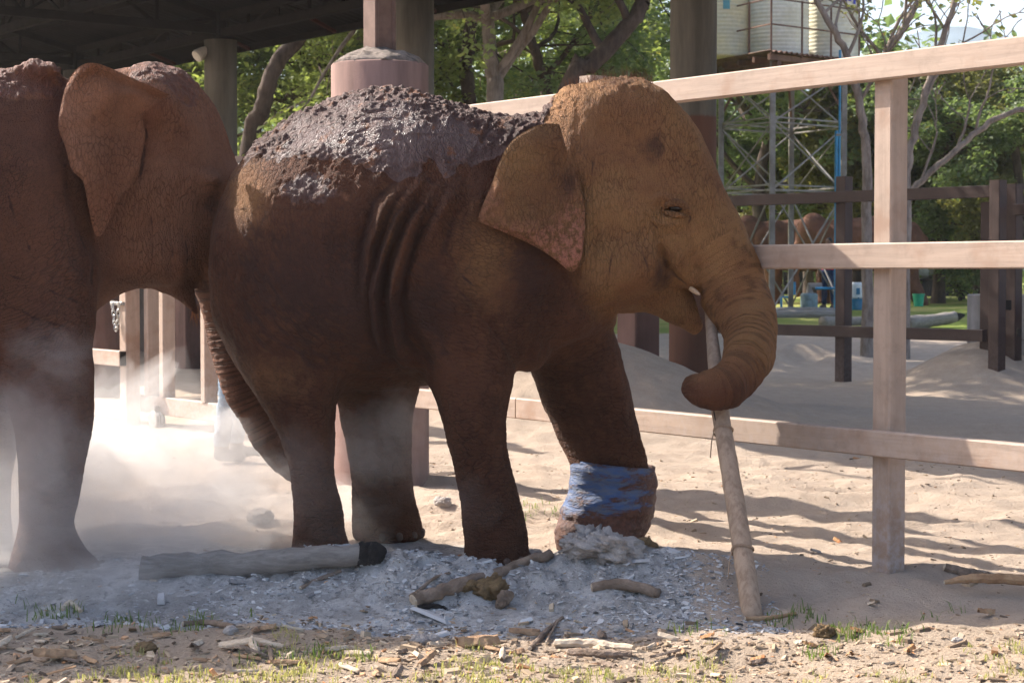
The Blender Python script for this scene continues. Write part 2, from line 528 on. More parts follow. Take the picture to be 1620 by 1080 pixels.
    hm = mth(nt, 'ADD', h, mth(nt, 'MULTIPLY', mth(nt, 'MULTIPLY', mudm, mn), mth(nt, 'ADD', .5, mth(nt, 'MULTIPLY', cl, 2.4))))
    dist = bump(nt, hm, 1.0, .016)
    setin(nt, b.inputs['Normal'], dist)
    return m
MAT['skin_a'] = skin_mat('young elephant skin', (.085, .032, .016), (.130, .051, .026), (.35, .178, .072), (.27, .122, .052))
MAT['skin_b'] = skin_mat('big elephant skin', (.150, .064, .038), (.195, .085, .050), (.35, .155, .085), (.28, .117, .062), (.20, .085, .055))
MAT['skin_far'] = simple('far elephant skin', (.17, .075, .045), .85, .25, 3, .3, .02)
MAT['eye'] = newmat('eye', (.012, .007, .005), .38, spec=.25)[0]
MAT['tush'] = simple('ivory tush', (.62, .42, .26), .4, .2, 30)
MAT['nail'] = simple('toenail', (.14, .085, .06), .6, .2, 30)

def wood_paint(name, c, dirt, wearc, dust=(.42, .37, .36)):
    m, nt, b = newmat(name, rough=.62, spec=.35)
    ge = nd(nt, 'ShaderNodeNewGeometry')
    ob = coords(nt)
    st = attr(nt, 'grain', 'Vector')
    g = noise(nt, st, 1.0, 5, .65, .4)
    n1 = noise(nt, ob, 3.2, 4, .6); n2 = noise(nt, ob, 60, 4, .7)
    col = mixc(nt, ramp(nt, g, .35, .7, 0, .7), c, tuple(x * .72 for x in c))
    col = mixc(nt, ramp(nt, n1, .50, .72, 0, .75), col, dirt)
    col = mixc(nt, mth(nt, 'MULTIPLY', ramp(nt, n2, .66, .72), ramp(nt, n1, .45, .7)), col, wearc)
    # pale dust splashed near the ground
    sz = nd(nt, 'ShaderNodeSeparateXYZ'); nt.links.new(ge.outputs['Position'], sz.inputs[0])
    low = ramp(nt, mth(nt, 'ADD', sz.outputs[2], mth(nt, 'MULTIPLY', n1, .6)), .25, 1.25, .6, 0)
    col = mixc(nt, mth(nt, 'MULTIPLY', low, ramp(nt, noise(nt, ob, 25, 5, .7), .40, .62)), col, dust)
    col = mixc(nt, ramp(nt, noise(nt, ob, 9, 6, .75), .48, .72, 0, .45), col, tuple(x * .55 for x in c))
    setin(nt, b.inputs['Base Color'], col)
    setin(nt, b.inputs['Normal'], bump(nt, g, .5, .004))
    return m
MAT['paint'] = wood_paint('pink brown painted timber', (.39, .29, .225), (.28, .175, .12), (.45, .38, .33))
MAT['paint_shaded'] = wood_paint('painted timber darkened for shade', (.055, .029, .022), (.038, .020, .015), (.08, .055, .045), (.10, .07, .058))  # same fence paint with the shade put into its colour

def concrete(name, c, painted=None, line=0.0):
    m, nt, b = newmat(name, rough=.88, spec=.2)
    ob = coords(nt); st = coords(nt, (1, 1, .12))
    n1 = noise(nt, st, 5, 5, .65); n2 = noise(nt, ob, 40, 5, .7); n3 = noise(nt, ob, 1.6, 4)
    col = mixc(nt, ramp(nt, n1, .3, .7), c, tuple(x * .55 for x in c))
    col = mixc(nt, ramp(nt, n3, .45, .7, 0, .5), col, tuple(x * 1.25 for x in c))
    if painted:
        ge = nd(nt, 'ShaderNodeNewGeometry'); sz = nd(nt, 'ShaderNodeSeparateXYZ'); nt.links.new(ge.outputs['Position'], sz.inputs[0])
        pc = mixc(nt, ramp(nt, n1, .3, .75), painted, tuple(x * .75 for x in painted))
        f = ramp(nt, mth(nt, 'ADD', sz.outputs[2], mth(nt, 'MULTIPLY', n2, .05)), line, line + .04, 1, 0)
        col = mixc(nt, f, col, pc)
    setin(nt, b.inputs['Base Color'], col)
    setin(nt, b.inputs['Normal'], bump(nt, n2, .4, .006))
    return m
MAT['column'] = concrete('concrete with brown dado', (.14, .12, .092), (.12, .055, .034), 3.15)
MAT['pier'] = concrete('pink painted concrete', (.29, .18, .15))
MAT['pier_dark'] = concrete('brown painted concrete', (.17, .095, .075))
MAT['crumble'] = simple('crumbled concrete', (.40, .33, .28), .95, .3, 25, .9, .03)
MAT['block'] = concrete('grey concrete', (.33, .31, .30))
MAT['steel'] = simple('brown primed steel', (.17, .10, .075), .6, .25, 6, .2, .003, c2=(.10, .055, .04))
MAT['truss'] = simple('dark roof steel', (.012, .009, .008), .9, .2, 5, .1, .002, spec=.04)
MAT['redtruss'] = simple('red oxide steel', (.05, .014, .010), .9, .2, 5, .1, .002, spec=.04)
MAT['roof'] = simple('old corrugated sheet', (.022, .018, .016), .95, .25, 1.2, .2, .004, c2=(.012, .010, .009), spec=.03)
MAT['farroof'] = simple('pale sheet roof', (.28, .29, .31), .6, .2, .6, .2, .01)
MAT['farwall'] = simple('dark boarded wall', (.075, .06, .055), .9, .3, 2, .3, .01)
MAT['galv'] = simple('weathered galvanised steel', (.27, .25, .24), .6, .3, 3, .2, .003, c2=(.17, .14, .12))
MAT['rust'] = simple('rusted steel', (.20, .11, .075), .8, .3, 4, .4, .006, c2=(.11, .06, .045))
MAT['tank'] = simple('cream tank plastic', (.66, .58, .36), .5, .06, 2, .05, .002, c2=(.56, .53, .40))
MAT['tankwhite'] = simple('white tank plastic', (.72, .69, .58), .5, .06, 2, .05, .002, c2=(.62, .58, .44))
MAT['bluepipe'] = simple('blue pipe', (.045, .27, .50), .4, .15, 4, .1, .002)
MAT['blueink'] = simple('blue print', (.03, .04, .40), .5, .1, 4, .05, .001)
MAT['tealink'] = simple('teal sticker', (.12, .33, .36), .5, .1, 4, .05, .001)
MAT['bamboo'] = simple('dry bamboo', (.42, .30, .21), .7, .25, 6, .6, .005, c2=(.27, .18, .12), stretch=(6, 6, .7))
MAT['log'] = simple('ashy log', (.31, .28, .25), .95, .2, 9, .8, .012, c2=(.20, .175, .155), stretch=(.5, 5, 5))
MAT['char'] = simple('charred wood', (.018, .016, .016), .9, .2, 20, .9, .01)
MAT['stick'] = simple('weathered stick', (.27, .20, .15), .9, .3, 14, .9, .010, c2=(.15, .105, .075))
MAT['bark'] = simple('bark scrap', (.42, .27, .155), .9, .3, 14, .7, .008, c2=(.26, .15, .085))
MAT['palewood'] = simple('pale split wood', (.60, .50, .38), .85, .2, 14, .5, .006, c2=(.48, .36, .25), stretch=(1, 6, 6))
MAT['rottenwood'] = simple('rotten crumbly wood', (.33, .22, .11), .95, .3, 30, 1, .02, c2=(.22, .14, .075))
MAT['ashrock'] = simple('ash dusted lump', (.50, .45, .41), .95, .18, 14, 1, .02, c2=(.40, .35, .32))
MAT['leafdry'] = simple('dry leaf', (.45, .19, .075), .8, .3, 30, .3, .003, c2=(.35, .23, .11))
MAT['bandage'] = None
MAT['jeans'] = simple('washed denim', (.16, .21, .27), .9, .3, 9, .6, .01, c2=(.30, .36, .41))
MAT['shirt'] = simple('red shirt', (.50, .02, .03), .9, .2, 9, .3, .01)
MAT['skinp'] = simple('brown skin', (.26, .14, .09), .6, .1, 10, .1, .002)
MAT['boots'] = simple('dusty boots', (.12, .10, .09), .7, .3, 10, .4, .005)
MAT['hair'] = simple('black hair', (.015, .012, .01), .5, .2, 40, .6, .01)
MAT['chain'] = simple('zinc chain', (.42, .41, .39), .4, .25, 30, .2, .002, metal=.7)
MAT['wheel'] = simple('grey iron wheel', (.34, .32, .30), .6, .2, 20, .3, .003)
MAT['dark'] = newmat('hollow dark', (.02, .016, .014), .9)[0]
MAT['cooler_w'] = simple('white cooler', (.75, .76, .76), .4, .08, 6, .05, .001)
MAT['cooler_b'] = simple('blue cooler', (.03, .17, .30), .4, .1, 6, .05, .001)
MAT['green'] = simple('green bucket', (.03, .38, .22), .4, .1, 6, .05, .001)
MAT['sack'] = simple('white sack', (.62, .60, .56), .85, .15, 5, .5, .02)
MAT['lens'] = simple('lamp body', (.5, .45, .38), .5, .1, 6, .1, .001)
def bark_mat(name, c, c2):
    m, nt, b = newmat(name, rough=.9, spec=.15)
    ob = coords(nt); st = coords(nt, (1, 1, .25))
    n1 = noise(nt, st, 14, 6, .7); n2 = noise(nt, ob, 2.2, 4)
    col = mixc(nt, ramp(nt, n1, .35, .65), c, c2)
    col = mixc(nt, ramp(nt, n2, .45, .7, 0, .6), col, tuple(x * 1.4 for x in c))
    setin(nt, b.inputs['Base Color'], col); setin(nt, b.inputs['Normal'], bump(nt, n1, .8, .03))
    return m
MAT['bark_dark'] = bark_mat('dark bark', (.10, .075, .06), (.05, .035, .03))
MAT['bark_pale'] = bark_mat('pale grey bark', (.27, .22, .185), (.15, .115, .09))
def leaf_mat(name, c, c2, c3):
    m, nt, b = newmat(name, rough=.5, spec=.35)
    lv = attr(nt, 'lv')
    col = mixc(nt, ramp(nt, lv, .0, .6), c, c2)
    col = mixc(nt, ramp(nt, lv, .8, 1.0), col, c3)
    setin(nt, b.inputs['Base Color'], col)
    tr = nd(nt, 'ShaderNodeBsdfTranslucent'); setin(nt, tr.inputs[0], mixc(nt, 1.0, col, (1.25, 1.35, .7), 'MULTIPLY'))
    mx = nd(nt, 'ShaderNodeMixShader'); mx.inputs[0].default_value = .5
    nt.links.new(b.outputs[0], mx.inputs[1]); nt.links.new(tr.outputs[0], mx.inputs[2])
    nt.links.new(mx.outputs[0], nt.nodes['Material Output'].inputs[0])
    return m
MAT['leaf_a'] = leaf_mat('mid green leaves', (.15, .185, .065), (.26, .295, .12), (.50, .45, .14))
MAT['leaf_b'] = leaf_mat('deep green leaves', (.088, .130, .072), (.165, .21, .105), (.35, .36, .15))
MAT['leaf_c'] = leaf_mat('dry olive leaves', (.13, .135, .05), (.20, .19, .075), (.36, .28, .09))
MAT['grass'] = leaf_mat('dry grass', (.20, .22, .07), (.36, .33, .16), (.52, .42, .24))
MAT['grass_green'] = leaf_mat('green grass', (.07, .12, .03), (.13, .19, .05), (.30, .30, .12))

def cloth_mat():
    m, nt, b = newmat('muddy blue bandage', rough=.6, spec=.35)
    ob = coords(nt); st = coords(nt, (1, 1, 3))
    n1 = noise(nt, st, 7, 5, .7, .3); n2 = noise(nt, ob, 40, 5, .7)
    ge = nd(nt, 'ShaderNodeNewGeometry'); sz = nd(nt, 'ShaderNodeSeparateXYZ'); nt.links.new(ge.outputs['Position'], sz.inputs[0])
    low = ramp(nt, sz.outputs[2], .06, .26, .30, -.12)
    f = ramp(nt, mth(nt, 'ADD', mth(nt, 'ADD', n1, low), mth(nt, 'MULTIPLY', attr(nt, 'side'), .25)), .37, .54)
    col = mixc(nt, ramp(nt, noise(nt, st, 15, 4), .35, .7), (.055, .10, .22), (.11, .125, .165))
    col = mixc(nt, f, col, mixc(nt, ramp(nt, n2, .35, .65), (.13, .055, .035), (.075, .032, .022)))
    setin(nt, b.inputs['Base Color'], col)
    setin(nt, b.inputs['Normal'], bump(nt, mth(nt, 'ADD', noise(nt, st, 26, 4, .6), mth(nt, 'MULTIPLY', mth(nt, 'MULTIPLY', n2, f), 1.5)), .8, .012))
    return m
MAT['bandage'] = cloth_mat()

def ground_mat():
    m, nt, b = newmat('dusty ground', rough=.95, spec=.1)
    ob = coords(nt)
    n1 = noise(nt, ob, .9, 5, .6); n2 = noise(nt, ob, 7, 5, .65); n3 = noise(nt, ob, 55, 5, .7); n4 = noise(nt, ob, 190, 3, .7)
    sand = mixc(nt, ramp(nt, n2, .3, .7), (.53, .425, .335), (.44, .34, .26))
    sand = mixc(nt, ramp(nt, n1, .4, .65, 0, .6), sand, (.44, .35, .28))
    ash = mixc(nt, ramp(nt, n2, .38, .60), (.54, .515, .49), (.36, .34, .32))
    ash = mixc(nt, ramp(nt, noise(nt, ob, 19, 6, .75), .52, .64, 0, .8), ash, (.16, .15, .14))
    ash = mixc(nt, ramp(nt, n1, .45, .62, 0, .45), ash, (.24, .225, .21))
    ash = mixc(nt, ramp(nt, noise(nt, ob, 13, 5, .75), .55, .66, 0, .75), ash, (.66, .64, .62))
    dirt = mixc(nt, ramp(nt, n3, .35, .65), (.46, .36, .26), (.30, .225, .16))
    lawn = mixc(nt, ramp(nt, noise(nt, ob, .35, 5, .65), .42, .62), (.17, .22, .045), (.34, .32, .11))
    lawn = mixc(nt, ramp(nt, n1, .60, .75, 0, .7), lawn, (.36, .29, .19))
    col = mixc(nt, attr(nt, 'dirt'), sand, dirt)
    col = mixc(nt, ramp(nt, mth(nt, 'ADD', attr(nt, 'ash'), mth(nt, 'MULTIPLY', mth(nt, 'SUBTRACT', n2, .5), .7)), .30, .62), col, ash)
    col = mixc(nt, ramp(nt, mth(nt, 'ADD', attr(nt, 'lawn'), mth(nt, 'MULTIPLY', mth(nt, 'SUBTRACT', n1, .5), .4)), .4, .6), col, lawn)
    col = mixc(nt, ramp(nt, n4, .58, .68, 0, .35), col, (.17, .13, .10))
    setin(nt, b.inputs['Base Color'], col)
    h = mth(nt, 'ADD', mth(nt, 'MULTIPLY', n3, 1.0), mth(nt, 'MULTIPLY', n4, .35))
    setin(nt, b.inputs['Normal'], bump(nt, h, .8, .03))
    return m
MAT['ground'] = ground_mat()
MAT['hill'] = simple('far hill with painted haze', (.15, .20, .24), .95, .15, .03, .1, .1)  # blue of the distant haze painted into the hill
# ------------------------------------------------------------------ ground
P0 = at(1405, 915, 9.92)
U0 = UH @ P0[:2]; V0 = VH @ P0[:2]
def fence_at(px, u):
    """where the line at distance u across the fence is seen at photo column px"""
    a = (px - 810) / FPX
    v = (.822 - .569 * a) * u / (.569 + .822 * a)
    return uv(u, v), v
def gz(x, y):
    x = np.asarray(x, float); y = np.asarray(y, float)
    P = np.stack([x.ravel(), y.ravel(), x.ravel() * 0], 1)
    x = P[:, 0]; y = P[:, 1]
    z = .6 * sstep(32, 52, y)
    z = z - .11 * sstep(9.75, 9.15, y)
    g = lambda cx, cy, sx, sy: np.exp(-((x - cx) / sx) ** 2 - ((y - cy) / sy) ** 2)
    nearw = sstep(40, 16, y)
    z = z + nearw * (.035 * vnoise(P, .9, 1) + .018 * vnoise(P * np.array([1, 2.2, 1]), 2.1, 2) + .014 * vnoise(P, 5.3, 3) + .007 * vnoise(P, 14, 4))
    near2 = sstep(17, 12, y)
    z = z + near2 * (.0030 * vnoise(P, 33, 5) + .0016 * vnoise(P, 70, 6))
    # trampled ridges of sand behind the fence
    rid = sstep(10.8, 11.6, y) * sstep(18, 14.5, y)
    z = z + rid * .055 * (1 - np.abs(vnoise(P * np.array([.7, 2.2, 1]), 1.2, 7))) ** 2
    # ash heap, scattered and crumbly
    am = g(.15, 9.62, 1.1, .34) + .8 * g(-1.0, 9.75, .9, .35) + .7 * g(.45, 9.95, .4, .25)
    z = z + am * (.05 + .05 * vnoise(P, 3.2, 8) + .045 * np.abs(vnoise(P, 9, 9)) + .034 * np.abs(vnoise(P, 21, 10)))
    z = z + .07 * g(P0[0] + .22, P0[1] + .06, .26, .20) - .05 * g(1.35, 9.45, .35, .2)
    # heaps beyond the fence
    z = z + .85 * g(.55, 19.6, 1.7, 2.2) + .6 * g(6.05, 25.6, .9, 1.2) + .3 * g(4.3, 31, 1.8, .8) * (1 + vnoise(P, 3, 12) * .5) + .10 * g(3.2, 29.5, .8, .6)
    # keep it level under the feet that stand on it
    for cx, cy, h in FEET:
        w = np.exp(-(((x - cx) ** 2 + (y - cy) ** 2) / .045) ** 2)
        z = z * (1 - w) + (h + .012) * w
    return z
FEET = []
for px, py, Y in ((506, 882, 10.30), (617, 852, 10.90), (784, 893, 10.27), (951, 868, 10.90), (92, 908, 10.17), (-36, 868, 10.85), (-497, 935, 9.1), (-400, 905, 9.88)):
    q = at(px, py, Y); FEET.append((q[0], q[1], q[2]))
def gz1(x, y): return float(gz(np.array([x]), np.array([y]))[0])
def graded(segs):
    out = []
    for a, b, n, p in segs:
        t = np.linspace(0, 1, n, endpoint=False); out.append(a + (b - a) * t ** p)
    return np.concatenate(out + [np.array([segs[-1][1]])])
gx = graded([(3.0, 14, 60, 1.4), (14, 290, 36, 3)])
gx = np.concatenate([-gx[::-1], np.linspace(-3, 3, 270)[1:-1], gx])
gy = np.concatenate([[-60, -20, -5, 0, 3, 5, 6], np.arange(6.6, 12, .022), graded([(12, 20, 190, 1.1), (20, 60, 150, 1.2), (60, 560, 36, 3)])])
GX, GY = np.meshgrid(gx, gy, indexing='ij')
GV = np.stack([GX.ravel(), GY.ravel(), gz(GX, GY)], 1)
nX, nY = GX.shape
_i = (np.arange(nX - 1)[:, None] * nY + np.arange(nY - 1)[None]).ravel()
GF = np.stack([_i, _i + nY, _i + nY + 1, _i + 1], 1)
gm = mesh_from(GV, GF, 'ground', True)
_x, _y = GV[:, 0], GV[:, 1]
_n = vnoise(GV * np.array([1, 1, 0]), 1.1, 41)
_r = np.interp(_x, [-4, -2, -.6, .4, 1.05, 1.5], [8.9, 8.9, 8.75, 8.85, 9.1, 9.7])
fattr(gm, 'ash', sstep(-.06, .18, _y - _r + .12 * _n) * sstep(11.0, 10.1, _y + .3 * _n) * sstep(1.35, .75, _x + .25 * _n) * .95
      + .35 * sstep(13.5, 11, _y) * sstep(10, 10.6, _y) * sstep(.6, -.6, _x))
fattr(gm, 'dirt', .65 * sstep(9.15, 8.6, _y + .25 * _n) + .35 * sstep(40, 20, _y) * sstep(16, 19, _y))
fattr(gm, 'lawn', sstep(39.5, 42, _y + .6 * _n))
obj('ground', gm, MAT['ground'], kind='structure')

# ------------------------------------------------------------------ far hills
hb = MB()
for k, (x0, Y, hgt, wd) in enumerate(((70, 330, 44, 160), (-110, 350, 52, 170))):
    n = 60; V = []; F = []
    for i in range(n):
        t = i / (n - 1) * 2 - 1
        z = hgt * (1 - t * t) * (1 + .12 * math.sin(7 * t + k) + .06 * math.sin(19 * t))
        V += [(x0 + wd * t, Y - 40, -2), (x0 + wd * t, Y + 10, max(z, 0) * .7), (x0 + wd * t, Y + 60, max(z, 0)), (x0 + wd * t, Y + 180, -2)]
    for i in range(n - 1):
        for j in range(3): F.append((i * 4 + j, i * 4 + 4 + j, i * 4 + 5 + j, i * 4 + 1 + j))
    hb.add(V, F)
hb.obj('hills', MAT['hill'], smooth=True, kind='structure')

# ------------------------------------------------------------------ painted timbers with their own grain
def grain(me, d):
    """wood grain runs along d"""
    V = np.empty(len(me.vertices) * 3, np.float32); me.vertices.foreach_get('co', V); V = V.reshape(-1, 3)
    d = np.asarray(d, float); d /= np.linalg.norm(d); r = random.random() * 50
    al = V @ d
    vattr(me, 'grain', (V - al[:, None] * d) * 26 + (al * 1.6)[:, None] * d + r)
def timber(name, a, b, w, h, m, parent, side=None, ch=.007):
    mb = MB(); k = max(1, int(np.linalg.norm(np.subtract(b, a)) / .6))
    mb.beam(a, b, w, h, side=side, ch=ch)
    me = mb.mesh(name); grain(me, np.subtract(b, a))
    return obj(name, me, m, parent)
U3 = np.array([UH[0], UH[1], 0]); V3 = np.array([VH[0], VH[1], 0])
fence = thing('paddock_fence', (P0[0], P0[1], 0), 'pink-brown painted timber rail fence with square posts beside the young elephant', 'fence')
RZ = [float(at(1405, y, 9.92)[2]) for y in (699, 405, 109)]
for v in (V0 - 2.46, V0, V0 + 2.46):
    top = RZ[2] + (.03 if v <= V0 else .16)
    b = uv(U0, v); timber('post', (b[0], b[1], -.35), (b[0], b[1], top), .12, .12, MAT['paint'], fence, side=U3)
for z, spans in ((RZ[0], ((-3.6, 3.08), (3.09, 4.75))), (RZ[1], ((-3.6, 1.3), (1.31, 4.75))), (RZ[2], ((-3.6, 3.6), (3.61, 4.75)))):
    for a, b in spans:
        q = U0 - .06 - .033
        timber('rail', uv(q, V0 + a, z), uv(q, V0 + b, z), .07, .128, MAT['paint'], fence)

# ------------------------------------------------------------------ shed: piers, columns, roof
pv = V0 + 4.93
PIER = uv(U0, pv)
def pier(loc, h, r, m, label, group=None, steel=True):
    t = thing('concrete_pier', (loc[0], loc[1], 0), label, 'pier', group)
    mb = MB(); n = 48
    mb.lathe([(r * .99, -.3), (r, 0), (r * 1.005, h * .5), (r, h - .012), (r - .012, h)], (loc[0], loc[1], 0), n)
    mb.obj('shaft', m, t, smooth=True)
    c = MB(); prof = []
    for i in range(9):
        f = i / 8; prof.append((r * (1.0 - .70 * f) - .012, h - .01 + .03 * min(1, f * 6) + .085 * f ** .8))
    c.lathe(prof, (loc[0], loc[1], 0), 40)
    me = c.mesh('cap', True); V = np.empty(len(me.vertices) * 3, np.float32); me.vertices.foreach_get('co', V); V = V.reshape(-1, 3)
    V += (np.stack([fbm(V, 16, 5, 3), fbm(V, 16, 6, 3), fbm(V, 16, 7, 3)], 1) * .022); me.vertices.foreach_set('co', V.ravel())
    obj('mortar_cap', me, MAT['crumble'], t)
    if steel:
        s = MB(); zt = roofz(UH @ loc[:2]) - .1
        s.beam((loc[0], loc[1], h + .05), (loc[0], loc[1], zt), .15, .15, side=U3)
        for q in (-1, 1): s.beam(np.array([loc[0], loc[1], h + .05]) + U3 * q * .07, np.array([loc[0], loc[1], zt]) + U3 * q * .07, .03, .17, side=U3)
        s.obj('steel_post', MAT['steel'], t)
    return t
def roofz(u): return 5.5 - (u - 13.7) * .25
pier(PIER, float(at(580, 102, PIER[1])[2]), .34, MAT['pier'], 'pink concrete pier with crumbly mortar top and steel post, behind the young elephant', None)
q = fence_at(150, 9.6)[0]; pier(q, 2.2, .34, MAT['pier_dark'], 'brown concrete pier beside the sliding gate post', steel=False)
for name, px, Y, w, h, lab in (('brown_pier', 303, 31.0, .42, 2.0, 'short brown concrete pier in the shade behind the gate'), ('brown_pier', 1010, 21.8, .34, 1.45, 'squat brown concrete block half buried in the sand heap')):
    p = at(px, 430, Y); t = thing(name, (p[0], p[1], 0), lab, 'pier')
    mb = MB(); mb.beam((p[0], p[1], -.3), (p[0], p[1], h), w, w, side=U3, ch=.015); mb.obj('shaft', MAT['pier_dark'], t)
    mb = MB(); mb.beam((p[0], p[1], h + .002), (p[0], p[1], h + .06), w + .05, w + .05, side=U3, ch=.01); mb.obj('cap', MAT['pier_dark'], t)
UC = 13.7
COLS = []
for i, v in enumerate((16.4, 22.0, 27.6, 33.2, 38.8)):
    lab = ['round concrete column with brown-painted foot in front of the water tower', 'round concrete column beside the pink pier\'s steel post', 'round concrete column with a small floodlight at its top', 'round concrete column deep in the shed', 'round concrete column at the dark end of the shed'][i]
    p = uv(UC, v); COLS.append(p)
    t = thing('concrete_column', (p[0], p[1], 0), lab, 'column', 'round columns of the shed')
    mb = MB(); mb.lathe([(.25, -.3), (.252, 0), (.25, 1.6), (.247, 3.15), (.249, 4.2), (.246, 5.02)], (p[0], p[1], 0), 40)
    mb.obj('shaft', MAT['column'], t, smooth=True)
    mb = MB(); mb.beam((p[0], p[1], 5.021), (p[0], p[1], 5.05), .42, .42, side=U3)
    for a in (-1, 1):
        for b in (-1, 1):
            c = np.array([p[0], p[1], 0]) + U3 * .07 * a + V3 * .07 * b
            mb.beam(c + (0, 0, 5.04), c + (0, 0, roofz(UC) - .06), .05, .05, side=U3)
    mb.obj('steel_stub', MAT['truss'], t)
VA, VB = -1.0, 62.0
UA, UB = 7.35, 15.1
shed = thing('shed_roof', (*uv(11, 24)[:2], 5), 'dark open shed roof of corrugated sheets on steel trusses', 'roof')
nsheet = 21
wv = (VB - VA) / nsheet
for i in range(nsheet):
    a, b = VA + i * wv, VA + (i + 1) * wv + .12
    n = int((b - a) / .045); V = []; F = []
    for j in range(n + 1):
        v = a + (b - a) * j / n; c = .022 * math.cos(2 * math.pi * v / .18) + (.006 if i % 2 else 0)
        for u in (UA, (UA + UB) / 2, UB): V.append(uv(u, v, roofz(u) + .05 + c))
    for j in range(n):
        for k in range(2): F.append((j * 3 + k, j * 3 + 3 + k, j * 3 + 4 + k, j * 3 + 1 + k))
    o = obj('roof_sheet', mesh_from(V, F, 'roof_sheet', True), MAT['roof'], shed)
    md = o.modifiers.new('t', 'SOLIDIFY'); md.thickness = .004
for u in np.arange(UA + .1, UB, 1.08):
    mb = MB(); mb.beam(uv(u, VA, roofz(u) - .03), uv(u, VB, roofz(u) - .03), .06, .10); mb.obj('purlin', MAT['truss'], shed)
def girder(a, b, za, zb, za2, zb2, step, red):
    """lattice girder: bottom chord, top chord, verticals and diagonals"""
    L = np.linalg.norm(np.subtract(b, a)[:2]); n = max(2, int(L / step))
    mb = MB()
    A = np.array([a[0], a[1], za]); B = np.array([b[0], b[1], zb]); A2 = np.array([a[0], a[1], za2]); B2 = np.array([b[0], b[1], zb2])
    mb.beam(A, B, .10, .13); mb.beam(A2, B2, .10, .11)
    for i in range(n + 1):
        f = i / n; p = A + (B - A) * f; q = A2 + (B2 - A2) * f
        mb.beam(p, q, .045, .045)
        if i < n:
            g = (i + 1) / n; mb.beam(q if i % 2 == 0 else p, (A + (B - A) * g) if i % 2 == 0 else (A2 + (B2 - A2) * g), .045, .045)
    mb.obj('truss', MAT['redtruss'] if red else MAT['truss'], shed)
for i in range(9):
    v = 16.4 - 5.6 * 3 + 5.6 * i
    if v < 60: girder(uv(UC, v), uv(UC, v + 5.6), 5.12, 5.12, roofz(UC) - .12, roofz(UC) - .12, .8, False)
for v in (16.4, 22.0, 27.6, 33.2, 38.8, 44.4):
    girder(uv(UA + .1, v), uv(UC, v), 5.25, 5.18, roofz(UA + .1) - .14, roofz(UC) - .14, .9, False)
for u in (9.2, 11.4):
    girder(uv(u, 5.2), uv(u, 56), roofz(u) - .75, roofz(u) - .75, roofz(u) - .15, roofz(u) - .15, 1.2, False)
mb = MB()
for v in np.arange(14, 50, 2.8): mb.beam(uv(UC, v, 5.22), uv(UB - .2, v + 1.0, roofz(UB) - .05), .05, .05)
mb.obj('eave_brace', MAT['redtruss'], shed)
wl = thing('shed_wall', (*uv(15.0, 45)[:2], 0), 'dark boarded back wall under the shed roof', 'wall')
for i in range(60):
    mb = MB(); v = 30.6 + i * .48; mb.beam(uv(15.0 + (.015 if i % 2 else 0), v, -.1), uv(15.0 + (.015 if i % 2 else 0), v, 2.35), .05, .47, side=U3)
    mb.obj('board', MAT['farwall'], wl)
# floodlight on the third column
p = at(327, 78, COLS[2][1] - .1)
fl = thing('floodlight', p, 'small pale floodlight fixed at the top of a concrete column under the eave', 'lamp')
mb = MB(); d = np.array([-.6, -.5, -.55]); d /= np.linalg.norm(d)
mb.tube([p, p + d * .06, p + d * .18, p + d * .22], [.05, .075, .10, .095], 14); mb.obj('housing', MAT['lens'], fl)
mb = MB(); mb.beam(p, np.array([COLS[2][0] - .2, COLS[2][1] - .05, p[2] + .02]), .03, .03); mb.obj('bracket', MAT['truss'], fl)

# ------------------------------------------------------------------ sliding gate at the left
def gpt(px, u, z): return fence_at(px, u)[0] + np.array([0, 0, z])
gp = gpt(205, 7.95, 0)
gpost = thing('gate_post', gp, 'tall square painted gate post with a chain and bolt', 'post')
timber('post', gp + (0, 0, -.3), gp + (0, 0, 2.6), .15, .15, MAT['paint'], gpost, side=U3)
ck = MB(); bz = float(at(195, 480, gp[1])[2]); f0 = gp - U3 * .09 + np.array([0, 0, bz])
ck.beam(f0 + V3 * .22, f0 - V3 * .05, .035, .035); ck.beam(f0 + V3 * .20 + (0, 0, .03), f0 + V3 * .20 - (0, 0, .05), .03, .03)
ck.obj('bolt', MAT['chain'], gpost)
def chain(A, B, sag, n, parent):
    mb = MB(); pts = []
    for i in range(n + 1):
        t = i / n; p = A + (B - A) * t; p = p - np.array([0, 0, sag * 4 * t * (1 - t)]); pts.append(p)
    for i in range(n):
        c = (pts[i] + pts[i + 1]) / 2; d = pts[i + 1] - pts[i]; L = np.linalg.norm(d); d /= L
        s = np.cross(d, V3 if i % 2 else U3); s /= np.linalg.norm(s)
        ring = [c + d * L * .72 * math.cos(a) + s * .016 * math.sin(a) for a in np.linspace(0, 2 * math.pi, 11)]
        mb.tube(ring, .006, 5, cap=False)
    mb.obj('chain', MAT['chain'], parent)
chain(f0 + V3 * .12 - U3 * .03, f0 - V3 * .02 - U3 * .03, .26, 15, gpost)
stub = thing('gate_rail', gpt(165, 7.83, 0), 'pale hollow rail end meeting the gate post', 'rail')
rz0 = float(at(180, 566, gpt(180, 7.83, 0)[1])[2])
timber('rail', gpt(194, 7.83, rz0), gpt(194, 7.83, rz0) + V3 * 3.2, .08, .15, MAT['paint'], stub)
e = gpt(194, 7.83, rz0) - V3 * .0015; mb = MB(); mb.beam(e, e - V3 * .002, .064, .134, ch=.002); mb.obj('painted_hollow', MAT['dark'], stub)  # dark plate standing in for the shade inside the tube
gate = thing('sliding_gate', gpt(280, 8.1, 0), 'painted sliding gate panel with upright bars and an iron wheel', 'gate')
gb = float(at(250, 640, gpt(250, 8.1, 0)[1])[2])
